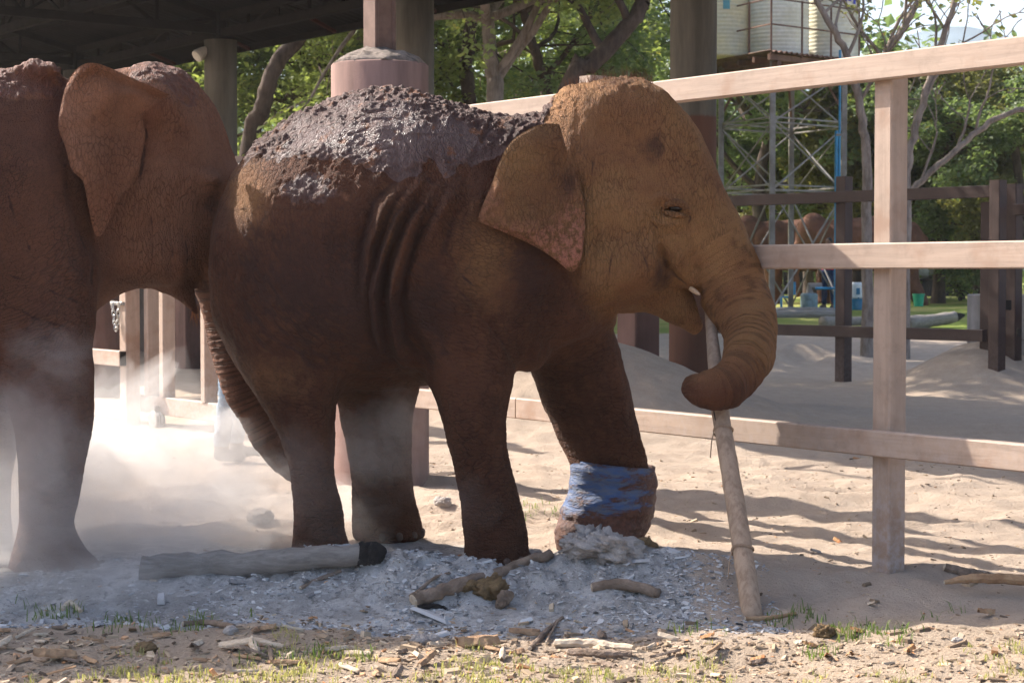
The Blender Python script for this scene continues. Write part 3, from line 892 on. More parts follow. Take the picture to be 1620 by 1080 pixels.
for px in (240, 264, 330, 380):
    b = gpt(px, 8.1, gb); timber('bar', b + (0, 0, .085), b + (0, 0, 2.3), .13, .09, MAT['paint'], gate, side=U3)
timber('bottom_rail', gpt(226, 8.1, gb), gpt(420, 8.1, gb), .10, .17, MAT['paint'], gate)
timber('top_rail', gpt(226, 8.1, 2.38), gpt(420, 8.1, 2.38), .10, .16, MAT['paint'], gate)
wc = gpt(243, 7.99, 0); wc[2] = gb - .14
for q in (0, .055):
    mb = MB(); ax = U3
    pr = [(-.022, .03), (-.022, .085), (-.012, .095), (-.008, .078), (.008, .078), (.012, .095), (.022, .085), (.022, .03)]
    V = []; F = []; n = 24
    for o_, r_ in pr:
        for j in range(n):
            a = 2 * math.pi * j / n; V.append(wc + U3 * (q + o_) + r_ * (math.cos(a) * V3 + math.sin(a) * np.array([0, 0, 1])))
    k = len(pr)
    F = [(i * n + j, i * n + (j + 1) % n, (i + 1) * n + (j + 1) % n, (i + 1) * n + j) for i in range(k - 1) for j in range(n)] + [tuple(range(n)), tuple(range((k - 1) * n, k * n))]
    mb.add(V, F); mb.obj('wheel', MAT['wheel'], gate)
mb = MB(); mb.beam(wc + (0, 0, .0) + U3 * .02, wc + U3 * .02 + (0, 0, .14), .05, .05, side=U3); mb.obj('wheel_bracket', MAT['wheel'], gate)

# ------------------------------------------------------------------ dark fence and gate block at the right
dfa, dfb = at(1574, 430, 24.8), at(1120, 430, 28.6)
df = thing('rail_fence', (*at(1335, 430, 26.85)[:2], 0), 'rail fence with shade painted into its dark brown in front of the grazing lawn', 'fence')
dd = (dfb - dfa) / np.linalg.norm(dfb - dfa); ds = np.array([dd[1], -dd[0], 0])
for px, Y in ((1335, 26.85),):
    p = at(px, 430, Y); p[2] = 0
    timber('post', p + (0, 0, -.3), p + (0, 0, 2.78), .165, .165, MAT['paint_shaded'], df, side=ds)
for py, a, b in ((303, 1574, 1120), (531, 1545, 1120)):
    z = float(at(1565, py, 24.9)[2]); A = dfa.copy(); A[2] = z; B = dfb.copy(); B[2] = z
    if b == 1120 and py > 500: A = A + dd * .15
    timber('rail', A + ds * .0, B, .09, .15, MAT['paint_shaded'], df)
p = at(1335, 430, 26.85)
gb2 = thing('gate_posts', (*at(1590, 430, 24.8)[:2], 0), 'pair of tall gate posts, shade painted into their brown, with short rails beside a grey concrete block', 'gate posts')
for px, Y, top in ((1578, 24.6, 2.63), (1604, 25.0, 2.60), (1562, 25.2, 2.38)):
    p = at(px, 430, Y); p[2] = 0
    timber('post', p + (0, 0, -.3), p + (0, 0, top), .155 if px != 1562 else .1, .155, MAT['paint_shaded'], gb2, side=ds)
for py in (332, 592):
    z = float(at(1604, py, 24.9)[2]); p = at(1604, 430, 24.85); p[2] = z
    timber('rail', p, p - dd * 3, .08, .14, MAT['paint_shaded'], gb2)
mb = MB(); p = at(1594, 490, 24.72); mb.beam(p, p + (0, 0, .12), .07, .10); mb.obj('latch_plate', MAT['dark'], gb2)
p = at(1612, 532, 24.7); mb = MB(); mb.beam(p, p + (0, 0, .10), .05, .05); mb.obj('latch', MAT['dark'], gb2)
blk = thing('concrete_block', (*at(1600, 430, 26.0)[:2], 0), 'low grey concrete wall block behind the dark gate posts', 'wall')
a = at(1546, 430, 26.2); b = a - dd * 3.5
for z0, z1, off in ((-.2, .62, 0.0), (.626, 1.21, .008)):
    mb = MB(); mb.beam((a[0], a[1], z0), (a[0], a[1], z1), .35, .02, side=ds)
    mb = MB(); aa = np.array([a[0], a[1], (z0 + z1) / 2]); bb = np.array([b[0], b[1], (z0 + z1) / 2]); mb.beam(aa + dd * off, bb, .4 - off, z1 - z0, ch=.015); mb.obj('course', MAT['block'], blk)
# ------------------------------------------------------------------ trees
def limb(segs, tips, p, d, L, r, depth, rg, up=.12, spread=.75, tipdepth=0):
    n = 5; pts = [p]; rad = [r]
    for i in range(n):
        d = d + rg.normal(0, .13, 3) + np.array([0, 0, up * .25]); d /= np.linalg.norm(d)
        p = p + d * L / n; pts.append(p); rad.append(r * (1 - .42 * (i + 1) / n))
        if depth <= 1 and i >= 1: tips.append((p, d))
    segs.append((np.array(pts), np.array(rad)))
    if depth <= tipdepth:
        tips.append((p, d)); return
    k = rg.integers(2, 4)
    ph = rg.uniform(0, 6.28)
    for j in range(k):
        a = ph + 6.28 * j / k + rg.normal(0, .4)
        s = np.cross(d, [0, 0, 1.0]); s = s / (np.linalg.norm(s) + 1e-6); t = np.cross(d, s)
        nd_ = d * 1.0 + spread * rg.uniform(.6, 1.2) * (math.cos(a) * s + math.sin(a) * t); nd_ /= np.linalg.norm(nd_)
        limb(segs, tips, p, nd_, L * rg.uniform(.62, .82), rad[-1] * rg.uniform(.62, .85), depth - 1, rg, up, spread, tipdepth)
    if depth >= 2:
        q = pts[3]; a = rg.uniform(0, 6.28); s = np.cross(d, [0, 0, 1.0]); s = s / (np.linalg.norm(s) + 1e-6); t = np.cross(d, s)
        nd_ = d * .6 + math.cos(a) * s + math.sin(a) * t; nd_ /= np.linalg.norm(nd_)
        limb(segs, tips, q, nd_, L * .6, r * .35, depth - 2 if depth > 2 else 1, rg, up, spread, tipdepth)
def leaves_at(tips, per, rad, size, rg, flat=.6):
    """sprays of folded leaflets round the twig ends"""
    T = np.array([t[0] for t in tips]); n = len(T) * per
    c = np.repeat(T, per, 0)
    o = rg.normal(0, 1, (n, 3)); o /= np.linalg.norm(o, axis=1)[:, None]; o *= (rg.uniform(0, 1, n) ** .5)[:, None] * rad
    o[:, 2] *= flat
    c = c + o
    d = rg.normal(0, 1, (n, 3)); d[:, 2] = d[:, 2] * .45 - .25; d /= np.linalg.norm(d, axis=1)[:, None]
    s = np.cross(d, rg.normal(0, .5, (n, 3)) + np.array([0, 0, 1.0])); s /= np.linalg.norm(s, axis=1)[:, None]
    L = size * rg.uniform(.6, 1.3, n)[:, None]; w = L * rg.uniform(.28, .42, n)[:, None]
    nm = np.cross(s, d)
    m = c + d * L * .5
    V = np.stack([c, m + s * w + nm * w * .3, c + d * L, m - s * w + nm * w * .3], 1).reshape(-1, 3)
    F = np.arange(n * 4).reshape(-1, 4)
    F = np.concatenate([F[:, [0, 1, 2]], F[:, [0, 2, 3]]])
    lv = np.repeat(np.clip(.5 * rg.random(n) + .35 * rg.random(len(T)).repeat(per) + .12, 0, 1), 4)
    return V, F, lv
TREES = 0
def tree(name, label, path, r0, r1, seed, starts, leaf, bark, per=16, rad=.45, size=.135, depth=3, L=2.2, spread=.75, up=.12, group='trees beyond the shed', keep=1.0):
    """path: trunk centreline in metres; starts: [(fraction along the trunk, direction, length factor)]"""
    rg = np.random.default_rng(seed)
    P = curve(path, 5); n = len(P)
    fr = np.linspace(0, 1, n); R = r0 + (r1 - r0) * fr; R[0] *= 1.35; R[1] *= 1.12
    P = P + rg.normal(0, .012, P.shape) * (fr > 0)[:, None]
    segs = [(P, R)]; tips = []
    for f, d, lf in starts:
        i = min(n - 1, int(round(f * (n - 1)))); d = np.array(d, float); d /= np.linalg.norm(d)
        limb(segs, tips, P[i], d, L * lf, R[i] * (.85 if f > .97 else .55), depth, rg, up, spread)
    def clear(q):
        """nothing grows under or through the shed roof, nor across the water tanks"""
        q = np.atleast_2d(q); u = q[:, :2] @ UH; pp = proj(q)
        bad = ((u < 16.2) & (q[:, 2] < roofz(u) + 1.0) & (u > 5)) | ((pp[:, 0] > 1105) & (pp[:, 0] < 1385) & (pp[:, 1] < 150) & (q[:, 1] < 50))
        return not bad.any()
    if bark != 'bark_pale' or name != 'bare_tree':
        segs = segs[:1] + [s_ for s_ in segs[1:] if clear(s_[0])]; tips = [q for q in tips if clear(q[0])]
    t = thing(name, tuple(P[0]), label, 'tree', group)
    mb = MB()
    for p, r in segs: mb.tube(p, np.maximum(r, .010), 8 if r[0] > .05 else 5, cap=False, jit=.12)
    mb.obj('trunk', MAT[bark], t, smooth=True)
    if per:
        per = int(per * 1.5) if per > 8 else per
        if keep < 1: tips = [q for q in tips if rg.random() < keep]
        V, F, lv = leaves_at(tips, per, rad, size, rg)
        me = mesh_from(V, F, 'crown'); fattr(me, 'lv', lv)
        obj('crown', me, MAT[leaf], t)
    return t
def tp(pts, Y):
    """trunk traced in photo pixels at distance Y, rooted in the ground"""
    P = [at(a, b, Y + (c[0] if c else 0)) for a, b, *c in pts]
    q = P[0].copy(); s = P[1] - P[0]
    b = q - s / max(abs(s[2]), .1) * (q[2]) * .45 * (1 if s[2] > 0 else -1); b[2] = gz1(b[0], b[1]) - .15
    b[1] = Y
    return [b] + P
fan = lambda k, u, ph=0: [(math.cos(6.28 * j / k + ph), math.sin(6.28 * j / k + ph), u) for j in range(k)]
def st(f, k, u, lf, ph=0): return [(f, d, lf) for d in fan(k, u, ph)]
tree('shade_tree', 'slim curved dark tree leaning between two concrete columns', tp([(394, 235), (412, 180), (428, 125), (446, 88), (470, 66), (492, 10), (500, -60), (505, -140)], 35), .17, .10, 11, st(1, 5, .3, 1.2) + st(.8, 3, .3, 1.0, 1), 'leaf_a', 'bark_dark', per=13)  # upper trunk and crown carried above view to shade the dark fence
tree('shade_tree', 'straight dark tree trunk rising behind the pale forked tree', tp([(741, 165), (737, 110), (742, 60), (748, 10)], 41), .17, .12, 12, st(1, 4, .5, 1.1) + st(.6, 2, .2, .8, 2), 'leaf_b', 'bark_dark', per=13)
tree('shade_tree', 'pale grey forked tree above the elephant\'s neck', tp([(783, 165), (780, 120), (775, 80), (770, 30)], 36), .17, .11, 13, [(.30, (.75, 0, .8), 1.3), (.42, (.55, -.2, .8), 1.2)] + st(1, 4, .4, 1.0), 'leaf_a', 'bark_pale', per=14)
tree('shade_tree', 'thin twin-stemmed tree right of the forked one', tp([(868, 165), (858, 120), (842, 70), (830, 20)], 39), .13, .08, 14, st(1, 3, .5, 1) + [(.35, (.8, .2, .8), 1.1)] + st(.7, 2, .2, .8, 1), 'leaf_b', 'bark_dark', per=14)
tree('shade_tree', 'thick dark trunk leaning right behind the young elephant\'s crown', tp([(900, 140), (930, 105), (962, 75), (995, 40), (1018, 5)], 34), .18, .13, 15, [(1, (-.5, .3, .8), 1.0), (1, (.2, .5, 1), .9), (.55, (-.5, .2, .9), .9), (.8, (-.2, -.3, .9), .9)], 'leaf_a', 'bark_dark', per=18, L=1.5)
tree('shade_tree', 'bushy dark green tree between the thick leaning trunk and the column', tp([(1035, 170), (1030, 110), (1025, 60)], 60), .16, .10, 16, st(1, 4, .4, 1.1) + st(.5, 3, .2, 1, 1), 'leaf_b', 'bark_dark', per=20)
tree('shade_tree', 'spreading tree behind the steel post of the pink pier', tp([(622, 130), (600, 80), (585, 40)], 40), .15, .10, 17, st(1, 4, .5, 1.0) + [(.5, (.9, 0, .5), 1.1), (.6, (-.9, 0, .5), 1.1)], 'leaf_a', 'bark_pale', per=14)
tree('shade_tree', 'bright leafy tree just past the shed eave', tp([(520, 240), (525, 160), (515, 110)], 44), .14, .09, 18, st(1, 5, .4, 1.1) + st(.55, 3, .2, 1.0, .5), 'leaf_a', 'bark_dark', per=17)
tree('shade_tree', 'low bushy tree beside the curved dark tree', tp([(455, 260), (460, 200), (452, 160)], 47), .14, .09, 19, st(1, 5, .3, 1.1) + st(.5, 3, .2, 1.0, .5), 'leaf_b', 'bark_dark', per=17)
tree('shade_tree', 'shadowed tree showing between the big elephant\'s head and the column', tp([(300, 240), (310, 160), (305, 110)], 46), .14, .09, 20, st(1, 5, .3, 1.1) + st(.6, 3, .2, 1.0, .5), 'leaf_a', 'bark_dark', per=17)
tree('shade_tree', 'leafy tree filling the gap over the elephant\'s neck', tp([(690, 260), (700, 180), (690, 110)], 50), .16, .10, 21, st(1, 5, .4, 1.2) + st(.55, 3, .2, 1.0, .5), 'leaf_a', 'bark_pale', per=17)
tree('shade_tree', 'tall deep green tree above the young elephant\'s head', tp([(945, 260), (935, 150), (925, 70)], 52), .17, .11, 22, st(1, 5, .5, 1.0) + st(.6, 3, .2, .8, .5), 'leaf_b', 'bark_dark', per=18, L=1.7)
tree('shade_tree', 'dark spreading tree behind the water tower legs', tp([(1205, 380), (1200, 300), (1215, 220)], 60), .24, .16, 23, st(1, 5, .3, 1.3) + [(.6, (.9, 0, .4), 1.2), (.65, (-.9, 0, .5), 1.2)], 'leaf_b', 'bark_dark', per=16, size=.2, L=1.6)
tree('shade_tree', 'olive tree right of the blue pipe', tp([(1352, 400), (1350, 320), (1360, 250)], 62), .2, .13, 24, st(1, 5, .2, 1.2) + st(.6, 3, .1, 1.1, .4), 'leaf_c', 'bark_dark', per=14, size=.2, L=1.5)
tree('shade_tree', 'added tall tree, crown out of view, shading the dark fence from behind the column by the pink pier', tp([(669, 200), (668, 60), (664, -60), (660, -170)], 29.8), .16, .11, 25, st(1, 6, .25, 1.2) + st(.8, 4, .2, 1.0, .6), 'leaf_a', 'bark_dark', per=16)  # added only for its shade on the dark fence
# open, nearly bare tree by the right-hand post: several traced limbs
t = tree('bare_tree', 'nearly bare pale tree with forking limbs across the water tanks', tp([(1372, 330), (1371, 250), (1362, 175), (1345, 100), (1322, 55), (1292, 0), (1275, -30)], 33), .095, .04, 31,
         [(.60, (.35, .1, .95), .9), (.72, (-.1, .3, 1), .7), (.80, (.75, 0, .75), .6), (1, (-.5, .1, 1), .6), (.45, (.3, -.3, .8), .6)], 'leaf_c', 'bark_pale', per=2, rad=.3, size=.13, depth=2, L=1.5, spread=.6, keep=.35, group='bare trees by the fence post')
tree('bare_tree', 'bare grey tree whose limbs rise from behind the painted post', tp([(1434, 320), (1436, 255), (1452, 190), (1470, 130), (1492, 60), (1512, 0), (1522, -30)], 34), .085, .04, 32,
     [(.3, (-.25, 0, 1), 1.0), (.45, (.5, 0, .8), .9), (.62, (.3, .3, .9), .7), (.75, (-.5, 0, .8), .6), (1, (.2, 0, 1), .6)], 'leaf_c', 'bark_pale', per=2, rad=.3, size=.13, depth=2, L=1.5, spread=.55, keep=.35, group='bare trees by the fence post')
tree('bare_tree', 'leaning bare tree with a long limb slanting right over the dark fence', tp([(1432, 330), (1444, 300), (1478, 268), (1520, 232), (1550, 205), (1590, 182), (1640, 168)], 35), .065, .045, 33,
     [(.35, (.2, 0, 1), .7), (.55, (.3, .2, .9), .7), (.7, (.3, -.2, .9), .8), (1, (.8, 0, .5), .7)], 'leaf_c', 'bark_pale', per=2, rad=.3, size=.13, depth=2, L=1.3, spread=.6, keep=.3, group='bare trees by the fence post')
tree('bare_tree', 'forked grey tree with upright limbs between the tanks and the post top', tp([(1398, 200), (1396, 140), (1402, 85), (1425, 50), (1448, 10), (1460, -20)], 36), .10, .05, 34,
     [(.45, (-.55, 0, 1), 1.1), (.55, (.1, .2, 1), 1.0), (.7, (-.2, 0, 1), .8), (1, (.3, 0, 1), .6)], 'leaf_c', 'bark_pale', per=3, rad=.35, size=.13, depth=2, L=1.5, spread=.5, keep=.5, group='bare trees by the fence post')
for k, (px, Y, h, lf, lab) in enumerate(((1490, 57, 210, 'leaf_c', 'olive leafy tree over the dark fence, left of its gate posts'), (1545, 60, 190, 'leaf_a', 'mid green tree above the dark gate posts'), (1610, 55, 190, 'leaf_b', 'dark green tree rising over the grey concrete block'),
                                    (1430, 66, 240, 'leaf_a', 'green tree behind the top of the painted post'), (1580, 66, 220, 'leaf_c', 'dry yellowish tree beyond the pale shed roofs'), (1275, 70, 240, 'leaf_a', 'green tree seen through the tower lattice'), (1160, 66, 240, 'leaf_b', 'dark tree behind the left tower leg'))):
    tree('lawn_tree', lab, tp([(px, 385), (px + 6 * (-1) ** k, 330), (px - 4, h + 40)], Y), .19, .12, 40 + k, st(1, 5, .35, 1.0) + st(.6, 3, .2, .9, .5), lf, 'bark_dark', per=18, L=1.35, group='trees round the lawn')
# ------------------------------------------------------------------ far woodland as one mass
rg = np.random.default_rng(99)
n = 30000
X = rg.uniform(-60, 60, n); Y = rg.uniform(76, 110, n)
hmax = 8.5 + 4.0 * vnoise(np.stack([X, Y * 0, Y * 0], 1), .13, 3) + 2.0 * vnoise(np.stack([X, Y, Y * 0], 1), .5, 4)
Z = .6 + hmax * rg.uniform(0.0, 1, n) ** .8
kp = vnoise(np.stack([X, Y, Z], 1), .42, 9) > -.18
tips = [(np.array(q), None) for q in zip(X[kp], Y[kp], Z[kp])]
V, F, lv = leaves_at(tips, 3, .9, .55, rg)
me = mesh_from(V, F, 'woodland'); fattr(me, 'lv', lv)
obj('woodland', me, MAT['leaf_b'], kind='stuff', label='distant mixed woodland closing the view behind the lawn', cat='woodland')
# under-storey shrubs along the back of the shed
for k, (px, py, Y, w, lab) in enumerate(((560, 400, 46, 2.4, 'dense green shrub seen past the shed, behind the young elephant\'s back'), (800, 380, 48, 2.6, 'dense green shrub at the foot of the forked tree'), (1010, 380, 48, 2.2, 'dense green shrub behind the young elephant\'s forehead'), (420, 380, 45, 2.2, 'dense green shrub at the foot of the curved tree'),
                                        (1520, 400, 62, 1.6, 'bright shrub growing against the far dark shed'), (1395, 400, 64, 1.8, 'shrub by the far shed behind the painted post'))):
    p = at(px, 430, Y); g0 = gz1(p[0], p[1]); rg = np.random.default_rng(70 + k)
    t = thing('shrub', (p[0], p[1], g0), lab, 'shrub', 'shrubs under the trees')
    mb = MB(); tips = []
    for j in range(14):
        a = rg.uniform(0, 6.28); q = np.array([p[0] + w * .5 * math.cos(a) * rg.random(), p[1] + w * .5 * math.sin(a) * rg.random(), g0 + w * rg.uniform(.4, 1.0)])
        pts = curve([(p[0], p[1], g0 - .05), ((p[0] + q[0]) / 2, (p[1] + q[1]) / 2 - .1, g0 + (q[2] - g0) * .6), tuple(q)], 3); mb.tube(pts, np.linspace(.03, .01, len(pts)), 5, cap=False)
        tips += [(pts[i], None) for i in range(3, len(pts))]
    mb.obj('stems', MAT['bark_dark'], t)
    V, F, lv = leaves_at(tips, 30, .5, .16, rg, .9); me = mesh_from(V, F, 'foliage'); fattr(me, 'lv', lv); obj('foliage', me, MAT['leaf_a'], t)

# ------------------------------------------------------------------ water tower
TW = dict(n=at(1221, 430, 47.0), r=at(1334, 430, 48.8), l=at(1140, 430, 49.2))
TW['b'] = TW['l'] + TW['r'] - TW['n']
for k in TW: TW[k][2] = 0
PZ = float(at(1220, 84, 47)[2])
tower = thing('water_tower', (*((TW['n'] + TW['b']) / 2)[:2], .4), 'rusty steel lattice water tower with a corrugated platform', 'water tower')
base = .38; cen = (TW['n'] + TW['b']) / 2
for k in 'nrlb':
    mb = MB(); p = TW[k]; mb.beam((p[0], p[1], base - .3), (p[0], p[1], PZ - .1), .13, .13); mb.obj('leg', MAT['galv'], tower)
lev = [base + .3, 3.45, PZ - .25]
zr = [float(at(1222, y, 47)[2]) for y in (300, 193)]
lev = [base + .2, zr[0], zr[1], PZ - .3]
for a, b in (('n', 'r'), ('r', 'b'), ('b', 'l'), ('l', 'n')):
    A, B = TW[a], TW[b]
    for i, z in enumerate(lev[1:3]):
        for dz in (0, .12):
            mb = MB(); mb.beam(A + (0, 0, z + dz), B + (0, 0, z + dz), .04, .04); mb.obj('girt', MAT['galv'], tower)
    for i in range(3):
        mb = MB(); mb.beam(A + (0, 0, lev[i]), B + (0, 0, lev[i + 1]), .038, .038); mb.obj('brace', MAT['galv'], tower)
        mb = MB(); mb.beam(A + (0, 0, lev[i + 1]) , B + (0, 0, lev[i]), .034, .034); mb.obj('brace', MAT['galv'], tower)
for a in (TW['n'], TW['r'], TW['l'], TW['b']):
    c = a + (cen - a) * .42; mb = MB(); mb.beam(a + (0, 0, PZ - 1.3), c + (0, 0, PZ - .15), .06, .06); mb.obj('knee_brace', MAT['rust'], tower)
ex = (TW['r'] - TW['n']); ex /= np.linalg.norm(ex); ey = (TW['l'] - TW['n']); LY = np.linalg.norm(ey); ey /= LY; LX = np.linalg.norm(TW['r'] - TW['n'])
mb = MB(); nn = 70; V = []; F = []
for j in range(nn + 1):
    s = -.35 + (LX + .7) * j / nn
    for q in (-.35, LY + .35): V.append(TW['n'] + ex * s + ey * q + np.array([0, 0, PZ + .03 * math.cos(j * 1.6)]))
for j in range(nn): F.append((2 * j, 2 * j + 2, 2 * j + 3, 2 * j + 1))
mb.add(V, F); o = mb.obj('deck', MAT['rust'], tower); md = o.modifiers.new('t', 'SOLIDIFY'); md.thickness = .02
for q in np.linspace(-.2, LY + .2, 5):
    mb = MB(); mb.beam(TW['n'] + ey * q - ex * .3 + (0, 0, PZ - .13), TW['n'] + ey * q + ex * (LX + .3) + (0, 0, PZ - .13), .08, .14); mb.obj('joist', MAT['rust'], tower)
for q in (0.0, LX):
    mb = MB(); mb.beam(TW['n'] + ex * q - ey * .3 + (0, 0, PZ - .27), TW['n'] + ex * q + ey * (LY + .3) + (0, 0, PZ - .27), .10, .12); mb.obj('bearer', MAT['rust'], tower)
cr = [TW['n'] - ex * .3 - ey * .3, TW['r'] + ex * .3 - ey * .3, TW['b'] + ex * .3 + ey * .3, TW['l'] - ex * .3 + ey * .3]
for i in range(4):
    a, b = cr[i], cr[(i + 1) % 4]
    for f in (0, .34, .67):
        p = a + (b - a) * f; mb = MB(); mb.beam(p + (0, 0, PZ - .1), p + (0, 0, PZ + 1.25), .045, .045); mb.obj('rail_post', MAT['rust'], tower)
    for z in (.62, 1.22):
        mb = MB(); mb.beam(a + (0, 0, PZ + z), b + (0, 0, PZ + z), .035, .035); mb.obj('handrail', MAT['rust'], tower)
def tank(px, Y, wpx, m, lab, rings=26):
    p = at(px, 430, Y); R = wpx / 2 * mpp(Y); h = 2.6
    t = thing('water_tank', (p[0], p[1], PZ + .03), lab, 'tank', 'tanks on the water tower')
    pr = [(R * .96, PZ + .032)]
    for i in range(rings * 4 + 1):
        z = PZ + .05 + (h - .1) * i / (rings * 4); pr.append((R * (1 - .018 * (.5 + .5 * math.cos(math.pi * i / 2))), z))
    mb = MB(); mb.lathe(pr, (p[0], p[1], 0), 48); mb.obj('shell', m, t, smooth=True)
    mb = MB(); mb.lathe([(R * .97, PZ + h - .06), (R * .8, PZ + h + .18), (R * .35, PZ + h + .34), (.2, PZ + h + .36)], (p[0], p[1], 0), 36); dome = mb.obj('dome', m, t, smooth=True)
    mb = MB(); mb.lathe([(.24, PZ + h + .35), (.25, PZ + h + .42), (.2, PZ + h + .45)], (p[0], p[1], 0), 24); subpart('lid', mb.mesh('lid'), MAT['tankwhite'], dome)
    return t, p, R
t1, p1, R1 = tank(1135, 48.6, 100, MAT['tank'], 'cream ribbed water tank at the platform end beside the concrete column')
t2, p2, R2 = tank(1229, 48.4, 98, MAT['tankwhite'], 'white ribbed water tank in the middle of the platform')
t3, p3, R3 = tank(1314, 49.2, 88, MAT['tankwhite'], 'white ribbed water tank behind the bare tree limbs')
def patch(t, p, R, px, py, w, h, m, name):
    c = at(px, py, p[1]); a0 = math.asin(max(-1, min(1, (c[0] - p[0]) / R))); mb = MB(); V = []; n = 5
    for i in range(n):
        a = a0 + (w / R) * (i / (n - 1) - .5)
        for z in (-h / 2, h / 2): V.append((p[0] + (R + .004) * math.sin(a), p[1] - (R + .004) * math.cos(a), c[2] + z))
    mb.add(V, [(2 * i, 2 * i + 2, 2 * i + 3, 2 * i + 1) for i in range(n - 1)]); mb.obj(name, m, t)
patch(t1, p1, R1, 1144, 14, .17, .22, MAT['tealink'], 'sticker')
for px in (1272, 1280): patch(t2, p2, R2, 1266 if px == 1272 else 1272, 2, .07, .10, MAT['blueink'], 'lettering')
for i, px in enumerate((1322, 1330, 1338, 1346)): patch(t3, p3, R3, px, 3 + (i % 2) * 4, .10, .14, MAT['blueink'], 'lettering')
bp = thing('water_pipe', (*at(1325, 430, 48.2)[:2], .4), 'bright blue plastic water pipe running up the tower leg', 'pipe')
for dx in (0, 5):
    p = at(1322 + dx, 430, 48.2); mb = MB(); mb.tube([(p[0], p[1], .3), (p[0], p[1], 3), (p[0], p[1], PZ + .2 if dx else 4.9)], .042 if dx == 0 else .03, 10); mb.obj('riser', MAT['bluepipe'], bp)
p = at(1325, 430, 48.2)
for z in (1.6, 3.2, 4.8):
    mb = MB(); mb.beam((p[0] - .06, p[1] - .05, z), (p[0] + .12, p[1] - .05, z), .02, .05); mb.obj('clip', MAT['galv'], bp)

# ------------------------------------------------------------------ far sheds
def farshed(px0, px1, Y, yt, ye, yb, lab, dep=6):
    a = at(px0, ye, Y); b = at(px1, ye, Y); zt = float(at(px0, yt, Y + dep * .5)[2]); ze = a[2]; g0 = .3
    t = thing('far_shed', ((a[0] + b[0]) / 2, Y, g0), lab, 'shed', 'low sheds beyond the lawn')
    nb = int((b[0] - a[0]) / .9)
    for i in range(nb):
        x0 = a[0] + (b[0] - a[0]) * i / nb; x1 = a[0] + (b[0] - a[0]) * (i + 1) / nb - .02
        mb = MB(); mb.beam((x0, Y + .6 + (.04 if i % 3 == 0 else 0), (g0 + ze) / 2), (x1, Y + .6 + (.04 if i % 3 == 0 else 0), (g0 + ze) / 2), .06, ze - g0 - .05); mb.obj('board', MAT['farwall'], t)
    for i in range(0, nb + 1, 3):
        x0 = a[0] + (b[0] - a[0]) * i / nb; mb = MB(); mb.beam((x0, Y, g0 - .2), (x0, Y, ze), .14, .14); mb.obj('post', MAT['farwall'], t)
    for s in (0, 1):
        V = []; F = []; n = int((b[0] - a[0] + 1) / .12)
        for j in range(n + 1):
            x = a[0] - .5 + (b[0] - a[0] + 1) * j / n; c = .02 * (j % 2)
            V += [(x, Y - .5 + s * (dep + 1), ze - .1 + c), (x, Y + dep / 2, zt + c)]
        for j in range(n): F.append((2 * j, 2 * j + 2, 2 * j + 3, 2 * j + 1))
        mb = MB(); mb.add(V, F); o = mb.obj('roof_slope', MAT['farroof'], t); md = o.modifiers.new('t', 'SOLIDIFY'); md.thickness = .02
farshed(1345, 1600, 74, 314, 343, 385, 'long dark boarded shed with pale sheet roof beyond the lawn')
farshed(1120, 1325, 80, 277, 309, 385, 'low shed with bluish sheet roof behind the tower lattice')
# ------------------------------------------------------------------ elephants
def elephant_mesh(S, voxel, sub):
    """S: description in photo pixels; returns vertices, quads"""
    mid = S['mid']
    pts = []
    tor = [(*at(x, t, mid(x))[[0, 2]], at(x, b, mid(x))[2], mid(x), hw) for x, t, b, hw in S['torso']]
    head = [(*at(x, t, mid(x))[[0, 2]], at(x, b, mid(x))[2], mid(x), hw) for x, t, b, hw in S['head']]
    legs = []
    for L in S['legs']:
        legs.append([(at(0, y, Y)[2], at(a, y, Y)[0], at(b, y, Y)[0], Y, hy) for y, a, b, Y, hy in L])
    tr = curve([[x, y, Y, r] for x, y, Y, r in S['trunk']], 5)
    trw = np.array([[*at(x, y, Y), r * mpp(Y)] for x, y, Y, r in tr])
    A = np.array([(t[0], t[3] - t[4], t[2]) for t in tor + head] + [(t[0], t[3] + t[4], t[1]) for t in tor + head]
                 + [(s[1], s[3] - s[4], s[0]) for L in legs for s in L] + [(s[2], s[3] + s[4], s[0]) for L in legs for s in L]
                 + [tuple(q[:3] - q[3]) for q in trw] + [tuple(q[:3] + q[3]) for q in trw])
    fd = Field(A.min(0) - .08, A.max(0) + .08, voxel)
    fd.loftx(tor, k=.06, p=2.2, pu=1.85, taper=S.get('taper', .16))
    for i, L in enumerate(legs): fd.loftz(L, k=.09)
    fd.loftx(head, k=.10, p=2.3, taper=.12)
    for i in range(len(trw) - 1):
        fd.cone(trw[i, :3], trw[i + 1, :3], trw[i, 3], trw[i + 1, 3], k=.03 if i > 8 else .05)
    for kind, pr in S.get('bits', []):
        if kind in ('add', 'cut'):
            (x1, y1, Y1, r1), (x2, y2, Y2, r2), k = pr
            fd.cone(at(x1, y1, Y1), at(x2, y2, Y2), r1 * mpp(Y1), r2 * mpp(Y2), k, cut=(kind == 'cut'))
        else:
            (x, y, Y), (rx, ry, rz), k = pr
            fd.ellip(at(x, y, Y), (rx, ry, rz), k, cut=(kind == 'ecut'))
    V, Q = fd.mesh(3)
    for _ in range(sub): V, Q = subdiv(V, Q)
    return V, Q, trw
